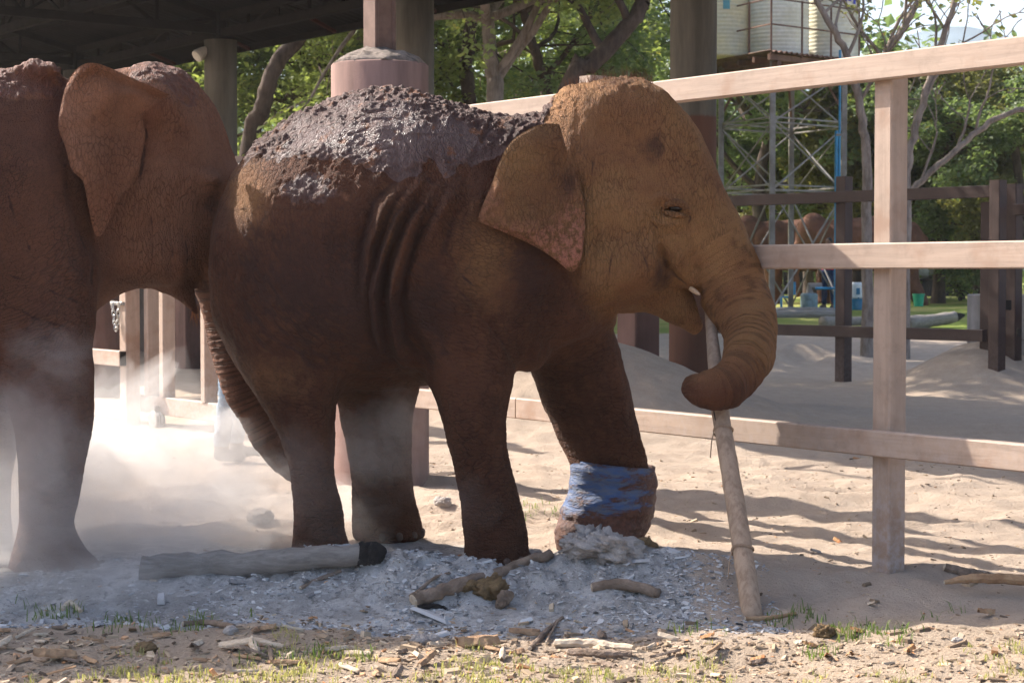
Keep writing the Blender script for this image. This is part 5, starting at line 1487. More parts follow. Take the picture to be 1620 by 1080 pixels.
# ------------------------------------------------------------------ elephants far off on the lawn
def far_elephant_mesh():
    fd = Field((-2.1, -.8, -.1), (1.8, .8, 2.6), .03)
    for c, r in (((.15, 0, 1.48), (1.1, .56, .66)), ((.8, 0, 1.42), (.62, .5, .66)), ((-.6, 0, 1.46), (.6, .48, .66)), ((-1.28, 0, 1.72), (.42, .34, .50))): fd.ellip(c, r, .12)
    for a, b, r1, r2 in (((-.7, -.28, 1.2), (-.72, -.28, .08), .26, .17), ((-.6, .28, 1.2), (-.5, .28, .08), .26, .17), ((.95, -.28, 1.2), (1.0, -.28, .6), .30, .20), ((1.0, -.28, .6), (1.28, -.28, .06), .20, .16), ((.85, .28, 1.2), (.78, .28, .08), .30, .17),
                         ((-1.5, 0, 1.55), (-1.72, 0, 1.15), .20, .16), ((-1.72, 0, 1.15), (-1.76, 0, .6), .16, .11), ((-1.76, 0, .6), (-1.66, 0, .25), .11, .08), ((1.38, 0, 1.6), (1.46, 0, .9), .06, .03)):
        fd.cone(a, b, r1, r2, .08)
    for s in (-1, 1): fd.ellip((-1.0, s * .40, 1.55), (.27, .05, .40), .03)
    V, Q = fd.mesh(2)
    V = V + vnormals(V, Q) * (.02 * fbm(V, 4, 3, 3))[:, None]
    return mesh_from(V, Q, 'far_body', True)
fm = far_elephant_mesh(); fm.materials.append(MAT['skin_far'])
fc = MB(); 
for px, Y, rz, lab in ((1262, 56.5, .15, 'distant brown elephant standing behind the left side of the tower lattice'), (1372, 54.0, -.12, 'distant brown elephant behind the painted post, one hind leg stretched back')):
    p = at(px, 430, Y); p[2] = gz1(p[0], p[1])
    o = thing('elephant', p, lab, 'elephant', 'elephants grazing far off'); o.rotation_euler.z = rz; o.scale = (1.12,) * 3
    b = bpy.data.objects.new('body', fm); COL.objects.link(b); b.parent = o

# ------------------------------------------------------------------ people
def person_mesh(stance, seed):
    """standing figure, 1.72 m, facing -y; one skin over joints"""
    fd = Field((-.5, -.28, -.02), (.5, .24, 1.80), .0095)
    c = fd.cone
    for s in (-1, 1):
        hx, kx, ax = .095 * s, (.10 + stance * .5) * s, (.11 + stance) * s
        c((hx, 0, .92), (kx, -.02, .50), .092, .066, .05); c((kx, -.02, .50), (ax, .02, .10), .066, .048, .03)
        c((kx, -.0, .40), (ax, .02, .16), .066, .062, .03)
        c((ax, .03, .05), (ax + .015 * s, -.14, .04), .050, .042, .03)
        sh = (.19 * s, 0, 1.40); el = (.25 * s, .03, 1.12); wr = (.27 * s, -.05, .88)
        c(sh, el, .055, .043, .04); c(el, wr, .042, .028, .02)
        pa = np.array([.275 * s, -.065, .81]); c(wr, pa, .028, .032, .02, sy=1.0)
        for f in range(4):
            q = pa + np.array([0, -.030 + .019 * f, -.03]); m = q + np.array([.004 * s, -.004, -.04 - .006 * (f in (1, 2))]); e = m + np.array([-.012 * s, -.004, -.03])
            c(q, m, .0095, .009, .008); c(m, e, .009, .0075, .006)
        t0 = pa + np.array([-.012 * s, -.03, .01]); t1 = t0 + np.array([-.012 * s, -.035, -.03]); c(t0, t1, .011, .009, .01); c(t1, t1 + np.array([0, -.008, -.03]), .009, .0075, .006)
    fd.ellip((0, 0, .95), (.165, .115, .13), .06); fd.ellip((0, 0, 1.12), (.145, .10, .18), .08); fd.ellip((0, .0, 1.32), (.185, .115, .16), .08)
    c((-.15, 0, 1.42), (.15, 0, 1.42), .06, .06, .06)
    c((0, .01, 1.42), (0, -.01, 1.55), .056, .052, .04)
    fd.ellip((0, -.01, 1.645), (.074, .092, .115), .03); fd.ellip((0, -.045, 1.575), (.052, .05, .045), .03)
    c((0, -.10, 1.645), (0, -.118, 1.615), .011, .015, .012)
    for s in (-1, 1): fd.ellip((.077 * s, .005, 1.635), (.012, .022, .032), .01); fd.ellip((.03 * s, -.093, 1.655), (.014, .012, .009), .01, cut=True)
    fd.ellip((0, -.1, 1.578), (.022, .012, .004), .006, cut=True)
    V, Q = fd.mesh(2)
    N = vnormals(V, Q); cl = sstep(.10, .16, V[:, 2]) * sstep(1.46, 1.40, V[:, 2])
    V = V + N * (cl * (.007 * fbm(V * np.array([1, 1, 1.8]), 14, seed, 3)))[:, None]
    me = mesh_from(V, Q, 'body', True)
    cz = V[Q].mean(1); z = cz[:, 2]; arm = np.abs(cz[:, 0]) > .20
    mi = np.where(z < .115, 3, np.where((z < .97) & ~((np.abs(cz[:, 0]) > .21) & (z > .7)), 0, 1))
    mi = np.where((z > 1.455) | (arm & (z < 1.17) & (z > .70) & (np.abs(cz[:, 0]) > .215)), 2, mi)
    return me, mi
def person(loc, rz, trousers, top, label, stance, seed):
    me, mi = person_mesh(stance, seed)
    for m in (trousers, top, MAT['skinp'], MAT['boots']): me.materials.append(m)
    me.polygons.foreach_set('material_index', mi.astype(np.int32))
    t = thing('person', loc, label, 'person'); t.rotation_euler.z = rz
    b = bpy.data.objects.new('body', me); COL.objects.link(b); b.parent = t
    fd = Field((-.12, -.14, 1.55), (.12, .14, 1.80), .008); fd.ellip((0, .012, 1.672), (.084, .095, .105), .01); fd.ellip((0, -.10, 1.60), (.07, .075, .085), .02, cut=True)
    V, Q = fd.mesh(2); V = V + vnormals(V, Q) * (.004 * fbm(V, 50, 3, 2))[:, None]
    h = bpy.data.objects.new('hair', mesh_from(V, Q, 'hair', True)); h.data.materials.append(MAT['hair']); COL.objects.link(h); h.parent = t
MAT['navy'] = simple('dark blue trousers', (.03, .055, .14), .9, .3, 9, .5, .01)
MAT['grey shirt'] = simple('grey shirt', (.2, .2, .22), .9, .2, 9, .4, .01)
p = at(366, 735, 15.4); p[2] = gz1(p[0], p[1]) ; person(p, 1.35, MAT['jeans'], MAT['grey shirt'], 'person in washed blue jeans and dusty boots standing behind the big elephant\'s trunk', .05, 3)
p = at(1311, 430, 50.0); p[2] = gz1(p[0], p[1]); person(p, -.6, MAT['navy'], MAT['shirt'], 'person in red shirt and dark blue trousers standing by the tower leg', .02, 5)

# ------------------------------------------------------------------ small things on the lawn
_YS = np.concatenate([np.arange(6.4, 20, .02), np.arange(20, 90, .1)])
def gp_(px, py):
    """where the ray of a photo pixel first meets the ground"""
    k = (py - 540) / FPX; t = _YS / (CP - k * SP); x = (px - 810) / FPX * t; z = CAMH - (SP + k * CP) * t
    g = gz(x, _YS); i = int(np.argmax(z <= g)) if (z <= g).any() else len(_YS) - 1
    return np.array([x[i], _YS[i], g[i]])
p = at(1355, 480, 49); g0 = gz1(p[0], 49.0)
ck = thing('water_cooler', (p[0], 49.0, g0), 'white water cooler jug on a dark blue base beside the tower leg', 'cooler')
mb = MB(); mb.lathe([(.20, g0), (.21, g0 + .03), (.21, g0 + .26), (.18, g0 + .28)], (p[0], 49, 0), 20); mb.obj('base', MAT['cooler_b'], ck)
mb = MB(); mb.lathe([(.18, g0 + .281), (.215, g0 + .31), (.215, g0 + .62), (.19, g0 + .66), (.10, g0 + .68)], (p[0], 49, 0), 20); mb.obj('jug', MAT['cooler_w'], ck)
mb = MB(); mb.beam((p[0], 48.775, g0 + .38), (p[0], 48.775, g0 + .54), .09, .012); mb.obj('panel', MAT['cooler_b'], ck)
mb = MB(); mb.beam((p[0], 48.75, g0 + .30), (p[0], 48.70, g0 + .30), .03, .03); mb.obj('tap', MAT['cooler_b'], ck)
p = at(1453, 484, 52); g0 = gz1(p[0], 52.0)
bk = thing('bucket', (p[0], 52, g0), 'small bright green plastic bucket on the lawn', 'bucket')
mb = MB(); mb.lathe([(.12, g0), (.135, g0 + .15), (.155, g0 + .30), (.165, g0 + .305), (.165, g0 + .33), (.15, g0 + .33), (.12, g0 + .03)], (p[0], 52, 0), 20); mb.obj('pail', MAT['green'], bk)
mb = MB(); a = np.linspace(0, math.pi, 9); mb.tube([(p[0] + .16 * math.cos(t), 52 - .08 * math.sin(t), g0 + .30 + .02 * math.sin(t)) for t in a], .008, 6); mb.obj('handle', MAT['cooler_w'], bk)
p = at(1280, 470, 47.8); g0 = gz1(p[0], 47.8)
pm = thing('water_pump', (p[0], 47.8, g0), 'grey-blue water pump drum with blue pipes under the tower', 'pump')
MAT['pump'] = simple('faded pump paint', (.22, .30, .33), .5, .2, 8, .2, .003)
mb = MB(); mb.lathe([(.2, g0), (.21, g0 + .03), (.21, g0 + .42), (.17, g0 + .46)], (p[0], 47.8, 0), 20); mb.obj('drum', MAT['pump'], pm)
mb = MB(); mb.tube([(p[0] + .02, 47.8, g0 + .44), (p[0] + .02, 47.8, g0 + .62), (p[0] + .30, 47.8, g0 + .62)], [.10, .10, .09], 12); mb.obj('motor', MAT['galv'], pm)
for pts in ([(1236, 486), (1236, 470), (1247, 470)], [(1257, 466), (1257, 446)], [(1290, 456), (1322, 456)]):
    mb = MB(); mb.tube([at(a, b, 47.6) for a, b in pts], .03, 8); mb.obj('pipe', MAT['bluepipe'], pm)
for i, (a, b, py) in enumerate(((1226, 1320, 478), (1226, 1330, 490))):
    A, B = at(a, py, 46.8 - i * 1.2), at(b, py, 46.8 - i * 1.2); A[2] = B[2] = gz1(A[0], A[1]) + .07
    t = thing('kerb_log', A, ['grey timber kerb log lying under the tower, nearer the pump', 'grey timber kerb log lying on the lawn edge in front of the tower'][i], 'log')
    mb = MB(); mb.tube(np.linspace(A, B, 6), [.10, .11, .105, .11, .10, .095], 9, jit=.1); mb.obj('timber', MAT['log'], t)
    mb = MB(); d = (A - B) / np.linalg.norm(A - B); mb.tube([A + d * .001, A + d * .012], [.09, .085], 9); mb.obj('sawn_end', MAT['palewood'], t)
for i, (a, b, py, r, lab) in enumerate(((1436, 1512, 512, .16, 'weathered fallen log with a dark broken end on the lawn edge'), (1300, 1372, 508, .13, 'short fallen log behind the dark fence post'))):
    A, B = gp_(a, py + 8), gp_(b, py + 6); A[2] += r * .7; B[2] += r * .7 + .12 * (1 - i)
    t = thing('fallen_log', A, lab, 'log'); C = (A + B) / 2 + np.array([0, .05, -.02])
    pts = curve([A, C, B], 5); mb = MB(); mb.tube(pts, np.linspace(r, r * .75, len(pts)), 10, jit=.18); mb.obj('trunk', MAT['log'], t, smooth=True)
    d = (B - C) / np.linalg.norm(B - C); mb = MB(); mb.tube([B, B + d * .10, B + d * .2], [r * .76, r * .5, r * .15], 9, jit=.4); mb.obj('broken_end', MAT['char'], t)
for i, px in enumerate((1452, 1482, 1508)):
    p = at(px, 383, 66); p[2] = gz1(p[0], 66) + .95
    V, F = ball(np.array([p[0], 66, p[2]]), (.5, .4, .30), 20); V = V + (fbm(V, 2.5, 60 + i, 3) * .06)[:, None] * np.array([1, 1, .6])
    o = thing('sack', (p[0], 66, .6), ['white sack on the stand by the far shed, end nearest the painted post', 'white sack in the middle of the far stand', 'white sack at the far stand\'s outer end'][i], 'sack')
    obj('bag', mesh_from(V, F, 'bag', True), MAT['sack'], o)
    mb = MB(); q = np.array([p[0] + .3, 65.8, p[2] + .2]); mb.tube([q, q + (.1, -.02, .06), q + (.17, -.03, .05)], [.05, .025, .06], 8); mb.obj('tied_neck', MAT['sack'], o)
st_ = thing('timber_stand', (*at(1480, 430, 66)[:2], .6), 'dark low timber stand carrying white sacks', 'stand')
A, B = at(1438, 390, 66), at(1522, 390, 66); zt = gz1(A[0], 66) + .62
for k in (-.3, 0, .3):
    mb = MB(); mb.beam((A[0] - .2, 66 + k, zt), (B[0] + .2, 66 + k, zt), .26, .06); mb.obj('plank', MAT['farwall'], st_)
for x in (A[0], B[0]):
    for k in (-.3, .3):
        mb = MB(); mb.beam((x, 66 + k, .3), (x, 66 + k, zt - .03), .09, .09); mb.obj('leg', MAT['farwall'], st_)

# ------------------------------------------------------------------ bamboo pole held in the trunk
A = gp_(1192, 976); A[2] -= .03
B = at(1120, 474, 10.66)
pole = thing('bamboo_pole', A, 'split bamboo pole gripped by the young elephant\'s trunk, foot in the sand', 'pole')
mid_ = at(1138, 640, 10.02)
cv = curve([A, at(1164, 800, A[1] + (mid_[1] - A[1]) * .5), mid_, at(1128, 545, 10.33), B], 10)
tpar = np.linspace(0, 1, len(cv)); rr = np.interp(tpar, [0, .3, .6, 1], [.050, .047, .040, .022])
rr = rr * (1 + .09 * (np.abs(((tpar * 6.3) % 1) - .5) > .47))
mb = MB(); mb.tube(cv, rr, 16, jit=.06); mb.obj('cane', MAT['bamboo'], pole, smooth=True)
for f0_, f1_, an in ((.30, .66, -1.9), (.05, .28, -1.0), (.42, .75, -2.4)):
    i0, i1 = int(f0_ * (len(cv) - 1)), int(f1_ * (len(cv) - 1)); d = np.array([math.cos(an), math.sin(an), 0])
    mb = MB(); mb.tube(cv[i0:i1] + d * (rr[i0:i1] * .93)[:, None], np.interp(np.arange(i1 - i0), [0, 3, i1 - i0 - 4, i1 - i0 - 1], [.001, .0075, .0075, .001]), 6, jit=.3); mb.obj('split', MAT['char'], pole)
for f in (.16, .44):
    i = int(f * (len(cv) - 1)); d = cv[i + 1] - cv[i]; d /= np.linalg.norm(d); s = np.cross(d, [0, 1, 0]); s /= np.linalg.norm(s); t_ = np.cross(d, s)
    for q in (0, .008):
        mb = MB(); mb.tube([cv[i] + d * (q + .006 * math.sin(a * 2)) + (rr[i] + .005) * (math.cos(a) * s + math.sin(a) * t_) for a in np.linspace(0, 6.283, 20)], .0035, 5, cap=False); tw_ = mb.obj('twine', MAT['bamboo'], pole)
    p = cv[i] - np.array([rr[i] + .005, .01, 0]); mb2 = MB(); mb2.tube([p, p + (-.012, -.01, -.05), p + (-.018, -.01, -.13)], .003, 5); subpart('loose_end', mb2.mesh('loose_end'), MAT['bamboo'], tw_)

# ------------------------------------------------------------------ log, sticks, lumps in the ash
def stick(name, pts, r, m, label, cat='stick', lift=.5, group=None, end=None, jit=.15, n=8):
    P = []
    for k, q in enumerate(pts):
        p = gp_(q[0], q[1]); p[2] += r[min(k, len(r) - 1)] * lift + (q[2] if len(q) > 2 else 0); P.append(p)
    t = thing(name, P[0], label, cat, group)
    c = curve(P, 7); R = np.interp(np.linspace(0, 1, len(c)), np.linspace(0, 1, len(r)), r)
    c = c + np.random.default_rng(len(label)).normal(0, r[0] * .11, c.shape)
    mb = MB(); mb.tube(c, R, n, jit=jit); mb.obj('wood', m, t, smooth=n > 8)
    if end:
        d = c[-1] - c[-2]; d /= np.linalg.norm(d)
        mb = MB(); k = max(2, int(len(c) * .16)); cc = curve(np.concatenate([c[-k:], [c[-1] + d * .05]]), 5); mb.tube(cc, np.interp(np.linspace(0, 1, len(cc)), [0, .06, .70, .86, 1], [R[-1] * 1.05, R[-1] * 1.20, R[-1] * 1.16, R[-1] * .75, R[-1] * .25]), n + 4, jit=.16); mb.obj('charred_end', MAT['char'], t)
    else:
        d = c[0] - c[1]; d /= np.linalg.norm(d); mb = MB(); mb.tube([c[0] + d * .0005, c[0] + d * .006], [R[0] * .86, R[0] * .7], n); mb.obj('cut_end', MAT['palewood'], t)
    return t
stick('log', [(222, 914), (350, 908), (480, 899), (596, 890)], [.058, .060, .056, .050], MAT['log'], 'long ashy log with a charred end lying between the elephants\' feet', 'log', .8, end=True, jit=.10, n=20)
stick('branch', [(655, 958), (720, 935), (790, 912), (872, 884)], [.036, .034, .030, .024], MAT['stick'], 'smooth grey branch slanting through the ash before the bandaged leg', 'branch', .7, n=10)
stick('branch', [(936, 938), (985, 936), (1042, 946)], [.022, .028, .024], MAT['stick'], 'short barky branch lying in ash right of the dusty lump', 'branch', .6, n=10)
stick('stick', [(1012, 866), (1024, 864), (1038, 866)], [.022, .020, .012], MAT['rottenwood'], 'dark stub of wood poking out beside the bandaged foot', 'stick', 1.2)
stick('stick', [(476, 932), (510, 918), (540, 906)], [.010, .012, .008], MAT['stick'], 'thin curved stick in ash by the charred log end', 'stick', 1.0)
stick('stick', [(652, 950), (690, 925), (712, 912)], [.008, .008, .005], MAT['stick'], 'thin twig leaning on the slanting grey branch', 'stick', 1.5)
stick('stick', [(660, 968), (690, 962), (705, 966)], [.012, .012, .006], MAT['char'], 'charred black stick below the slanting branch', 'stick', .8)
stick('stick', [(838, 1030), (862, 1006), (890, 980)], [.012, .013, .009], MAT['stick'], 'straight stick lying in sunlit chips, pointing to the ash', 'stick', 1.0)
stick('stick', [(864, 1022), (876, 1000), (882, 985)], [.006, .006, .004], MAT['stick'], 'thin twig crossing the straight sunlit stick', 'stick', 2.2)
stick('branch', [(1495, 942, .05), (1530, 944, .06), (1580, 944, .06), (1640, 946, .05)], [.010, .022, .026, .028], MAT['bark'], 'splintered orange-brown branch lying right of the fence post', 'branch', 1.0)
stick('stick', [(1495, 905), (1530, 912), (1568, 918)], [.022, .024, .018], MAT['stick'], 'dark stick half buried beyond the splintered branch', 'stick', .8)
stick('stick', [(100, 968), (112, 958), (128, 972)], [.014, .014, .010], MAT['palewood'], 'short pale stick in dust under the big elephant', 'stick', .8)
stick('stick', [(290, 992), (330, 990), (370, 995)], [.014, .016, .012], MAT['stick'], 'grey stick among litter left of the pale splinters', 'stick', .8)
stick('stick', [(880, 1022), (940, 1024), (1002, 1030)], [.020, .022, .014], MAT['palewood'], 'flat pale split stick lying in front of the ash', 'stick', .7)
stick('stick', [(900, 1036), (950, 1040), (1000, 1040)], [.018, .020, .016], MAT['stick'], 'grey split stick beneath the flat pale one', 'stick', .6)
stick('stick', [(1180, 984), (1210, 982), (1260, 974)], [.010, .012, .008], MAT['bark'], 'thin brown stick at the foot of the bamboo pole', 'stick', 1.0)
stick('branch', [(150, 596), (170, 603), (192, 612)], [.05, .045, .04], MAT['stick'], 'thick dead branch lying under the hollow gate rail', 'branch', 1.0)
def lump(name, px, py, rx, ry, rz, m, label, cat, seed, amp=.28, sc=7, tilt=0, lift=.6, group=None, extra=None):
    p = gp_(px, py); c = np.array([p[0], p[1] + ry * .5, p[2] + rz * lift])
    V, F = ball(np.zeros(3), (1, 1, 1), 40)
    V = V * (1 + amp * fbm(V * np.array([rx, ry, rz]) / max(rx, rz), sc * .35, seed, 4, .55) + amp * .35 * np.abs(fbm(V, sc * 1.2, seed + 5, 3)))[:, None]
    V = V * np.array([rx, ry, rz]); ca, sa = math.cos(tilt), math.sin(tilt)
    V = np.stack([V[:, 0] * ca - V[:, 2] * sa, V[:, 1], V[:, 0] * sa + V[:, 2] * ca], 1) + c
    o = obj(name, mesh_from(V, F, name, True), m, None, label, cat, group)
    return o
lump('ash_lump', 958, 890, .165, .14, .075, MAT['ashrock'], 'big pale ash-dusted root lump before the bandaged foot', 'lump', 3, .42, 9, -.22, .85)
lump('ash_lump', 925, 880, .10, .09, .06, MAT['ashrock'], 'pale crumbly ash lump tucked against the larger one', 'lump', 4, .6, 12, .5, .7)
lump('wood_chunk', 775, 948, .085, .06, .055, MAT['rottenwood'], 'crumbly brown wood chunk beside the slanting branch', 'wood', 5, .35, 8, .25, .9)
lump('wood_chunk', 735, 942, .08, .035, .03, MAT['rottenwood'], 'narrow brown wood chunk tapering towards the slanting branch', 'wood', 6, .3, 8, .1, .9)
lump('wood_chunk', 798, 962, .030, .03, .055, MAT['stick'], 'small upright brown root stub below the crumbly chunk', 'wood', 7, .25, 6, -.5, .7)
lump('dung', 1305, 1008, .045, .04, .030, MAT['rottenwood'], 'small fibrous brown dung clod at the shadow edge', 'dung', 8, .35, 14, 0, .6)
for i, (px, py, s, lab) in enumerate(((410, 828, .07, 'rounded stone in the bright dust'), (700, 800, .05, 'pale stone between the elephant\'s legs'), (845, 880, .035, 'small stone lodged at the branch tip'), (365, 1003, .03, 'small round stone on the litter, left of the pale splinters'), (663, 1018, .035, 'rounded grey stone in front of the ash, left of its twin'), (683, 1016, .028, 'smaller grey stone beside the rounded one'), (230, 1033, .035, 'dark brown stone in the shaded litter'), (1515, 1016, .02, 'white pebble in the sunlit sand'), (975, 1000, .03, 'pale pebble among the sunlit chips'))):
    lump('stone', px, py, s * 1.2, s, s * .7, MAT['ashrock'] if i not in (6,) else MAT['rottenwood'], lab, 'stone', 30 + i, .25, 5, 0, .5)
def flake(name, px, py, L, w, th, rot, pitch, m, label, cat, seed, group=None, lift=.0):
    """curled splinter or scrap of bark with ragged ends"""
    rg = np.random.default_rng(seed); p = gp_(px, py); n = 9; V = []; F = []
    e0, e1 = rg.uniform(-.12, .12, 4), rg.uniform(-.12, .12, 4)
    for i in range(n):
        f = i / (n - 1) - .5
        ww = w * (1 - .45 * abs(f * 2) ** 3) * (1 + .12 * rg.normal())
        for j in range(4):
            g = j / 3 - .5; z = .35 * w * (1 - (2 * g) ** 2) + rg.normal(0, w * .03)
            x = L * f * (1 + (e0[j] if f < 0 else e1[j]))
            V.append((x, ww * g, z + th)); 
        for j in range(4):
            g = j / 3 - .5; V.append((V[-4][0], ww * g, V[-4][2] - th))
    V = np.array(V)
    for i in range(n - 1):
        a, b = i * 8, (i + 1) * 8
        for j in range(3): F += [(a + j, b + j, b + j + 1, a + j + 1), (a + 4 + j + 1, b + 4 + j + 1, b + 4 + j, a + 4 + j)]
        F += [(a, a + 4, b + 4, b), (a + 3, b + 3, b + 7, a + 7)]
    F += [(0, 1, 2, 3, 7, 6, 5, 4), tuple((n - 1) * 8 + k for k in (4, 5, 6, 7, 3, 2, 1, 0))]
    R = Matrix.Rotation(rot, 3, 'Z') @ Matrix.Rotation(pitch, 3, 'Y')
    V = V @ np.array(R).T + np.array([p[0], p[1], p[2] + abs(math.sin(pitch)) * L * .45 + th + lift])
    return obj(name, mesh_from(V, F, name), m, None, label, cat, group)
flake('wood_splinter', 372, 1030, .17, .05, .008, 2.5, .22, MAT['palewood'], 'widest of three pale split wood pieces at the litter edge', 'wood', 1)
flake('wood_splinter', 402, 1034, .14, .04, .008, 1.9, -.30, MAT['palewood'], 'upright middle one of three pale split wood pieces', 'wood', 2)
flake('wood_splinter', 425, 1026, .15, .03, .007, -.4, .15, MAT['palewood'], 'thin lower one of three pale split wood pieces', 'wood', 3)
flake('bark_piece', 755, 1022, .20, .09, .006, .55, .05, MAT['bark'], 'large flat curled bark piece on sunlit chips', 'bark', 4)
flake('bark_piece', 830, 1005, .14, .05, .006, .15, .08, MAT['bark'], 'curled bark piece just above the large flat one', 'bark', 5)
flake('bark_piece', 85, 1046, .17, .07, .010, .35, .12, MAT['bark'], 'thick orange bark piece at the sunlit edge under the big elephant', 'bark', 6)
flake('bark_piece', 1560, 974, .10, .045, .007, .6, .15, MAT['bark'], 'small dark bark piece beneath the splintered branch', 'bark', 7)
flake('leaf', 1379, 960, .07, .028, .0015, 2.0, .3, MAT['palewood'], 'pale dry leaf on the shaded sand left of the post', 'leaf', 8)
flake('leaf', 1290, 875, .06, .035, .0015, .5, .3, MAT['ashrock'], 'grey crumpled leaf in the fence shadow', 'leaf', 9)
rgd = np.random.default_rng(5)
for i in range(70):
    px, py = rgd.uniform(0, 1620), rgd.uniform(995, 1075)
    if px > 1150 and rgd.random() < .6: continue
    m = ['bark', 'palewood', 'stick', 'bark'][rgd.integers(4)]
    L_, w_ = rgd.uniform(.05, .15), rgd.uniform(.015, .04)
    sz_ = 'long' if L_ > .115 else 'short' if L_ < .08 else 'middling'; wd_ = 'narrow' if w_ < .024 else 'broad'
    lab = f"{sz_} {wd_} {dict(bark='brown bark scrap', palewood='pale wood sliver', stick='grey weathered wood sliver')[m]} strewn in front of the ash"
    flake('wood_scrap', px, py, L_, w_, .004, rgd.uniform(0, 3.1), rgd.normal(0, .14), MAT[m], lab, 'wood scrap', 100 + i, 'wood scraps strewn in front of the ash')
for i, (px, py) in enumerate(((1355, 1003), (1310, 1042), (1200, 1048), (1440, 1030), (1325, 858), (1280, 1025), (1345, 1040), (1120, 1010))):
    flake('dry_leaf', px, py, .065, .035, .001, i * 1.3, .3, MAT['leafdry'], 'orange dry leaf curled on the ground', 'leaf', 200 + i, 'dry orange leaves on the sand')

# ------------------------------------------------------------------ litter and grass nobody could count
def litter(n, xr, yr, size, seed, dens=None):
    rg = np.random.default_rng(seed); x = rg.uniform(*xr, n); y = rg.uniform(*yr, n)
    if dens is not None: k = rg.random(n) < dens(x, y); x, y = x[k], y[k]
    n = len(x); z = gz(x, y)
    L = size * rg.lognormal(0, .55, n); w = L * rg.uniform(.15, .6, n); t = L * rg.uniform(.06, .25, n)
    a = rg.uniform(0, 6.28, n); e = rg.normal(0, .22, n)
    dx = np.stack([np.cos(a) * np.cos(e), np.sin(a) * np.cos(e), np.sin(e)], 1); dy = np.stack([-np.sin(a), np.cos(a), rg.normal(0, .25, n)], 1); dz = np.cross(dx, dy)
    c = np.stack([x, y, z + t * .4], 1)
    cs = [(-1, -1, -1), (1, -.7, -1), (.9, 1, -1), (-.8, .8, -1), (-.9, -.8, 1), (.8, -.6, 1), (.7, .8, 1), (-.7, .7, 1)]
    V = np.stack([c + dx * (L * p * .5)[:, None] + dy * (w * q * .5)[:, None] + dz * (t * r * .5)[:, None] for p, q, r in cs], 1).reshape(-1, 3)
    f = np.array([(0, 3, 2, 1), (4, 5, 6, 7), (0, 1, 5, 4), (1, 2, 6, 5), (2, 3, 7, 6), (3, 0, 4, 7)])
    F = (np.arange(n)[:, None, None] * 8 + f[None]).reshape(-1, 4)
    me = mesh_from(V, F, 'litter'); fattr(me, 'lv', rg.random(n).repeat(8)); return me
m, nt, b = newmat('chips', rough=.92, spec=.1); lv = attr(nt, 'lv')
cr_ = nd(nt, 'ShaderNodeValToRGB'); setin(nt, cr_.inputs[0], lv)
for pos, c in ((0, (.12, .085, .06)), (.3, (.26, .19, .13)), (.6, (.40, .30, .20)), (.85, (.52, .42, .31)), (1, (.45, .22, .10))):
    e = cr_.color_ramp.elements.new(pos) if pos not in (0, 1) else cr_.color_ramp.elements[0 if pos == 0 else -1]; e.color = (*c, 1)
setin(nt, b.inputs['Base Color'], cr_.outputs[0]); MAT['chips'] = m
m, nt, b = newmat('ash crumbs', rough=.95, spec=.1); lv = attr(nt, 'lv')
cr_ = nd(nt, 'ShaderNodeValToRGB'); setin(nt, cr_.inputs[0], lv)
for pos, c in ((0, (.05, .05, .052)), (.12, (.30, .29, .285)), (.6, (.44, .43, .425)), (1, (.62, .60, .58))):
    e = cr_.color_ramp.elements.new(pos) if pos not in (0, 1) else cr_.color_ramp.elements[0 if pos == 0 else -1]; e.color = (*c, 1)
setin(nt, b.inputs['Base Color'], cr_.outputs[0]); MAT['crumbs'] = m
pn = lambda x, y, s, k: vnoise(np.stack([x, y, x * 0], 1), s, k)
obj('wood_litter', litter(16000, (-2.7, 2.6), (6.9, 9.1), .020, 1, lambda x, y: np.clip(.75 - .55 * sstep(8.4, 9.0, y) - .45 * sstep(.8, 1.6, x) + .4 * pn(x, y, 1.5, 5), .06, 1)), MAT['chips'], kind='stuff', label='small wood chips and litter strewn along the sunlit foreground', cat='litter')
obj('ash_crumbs', litter(24000, (-2.4, 1.25), (8.85, 10.25), .015, 2, lambda x, y: np.clip(.35 + .7 * pn(x, y, 2.5, 6) - .5 * sstep(9.9, 10.2, y), .04, 1)), MAT['crumbs'], kind='stuff', label='grey ash crumbs and cinders scattered over the ash heap', cat='ash')
obj('sand_grit', litter(9000, (-3.5, 3.5), (9.0, 16.0), .015, 3, lambda x, y: np.clip(.4 + .5 * pn(x, y, 1.2, 7), .05, 1)), MAT['chips'], kind='stuff', label='grit and twigs trodden into the sand round the fence', cat='grit')
def grass(tufts, bl, h, seed):
    rg = np.random.default_rng(seed); V = []; F = []; lv = []; k = 0
    for x, y, s in tufts:
        n = max(3, int(bl * s)); X = x + rg.normal(0, .035 * s, n); Y = y + rg.normal(0, .03 * s, n); Z = gz(X, Y); t = rg.random()
        for i in range(n):
            a = rg.uniform(0, 6.28); L = h * rg.uniform(.4, 1.2) * (.6 + .4 * s); ln = rg.uniform(.2, 1.1); w = .0022 * rg.uniform(.7, 1.4)
            b0 = np.array([X[i], Y[i], Z[i] - .003]); d = np.array([math.cos(a), math.sin(a), 0]); s_ = np.array([-d[1], d[0], 0])
            m_ = b0 + d * L * ln * .35 + np.array([0, 0, L * .6]); e = b0 + d * L * ln + np.array([0, 0, L * (1.0 - .35 * ln)])
            V += [b0 - s_ * w, b0 + s_ * w, m_ + s_ * w * .8, m_ - s_ * w * .8, e]; F += [(k, k + 1, k + 2), (k, k + 2, k + 3), (k + 3, k + 2, k + 4)]; k += 5
            v = np.clip(.6 * t + .5 * rg.random(), 0, 1); lv += [v] * 5
    me = mesh_from(np.array(V), np.array(F), 'grass'); fattr(me, 'lv', lv); return me
rgg = np.random.default_rng(8); T = []
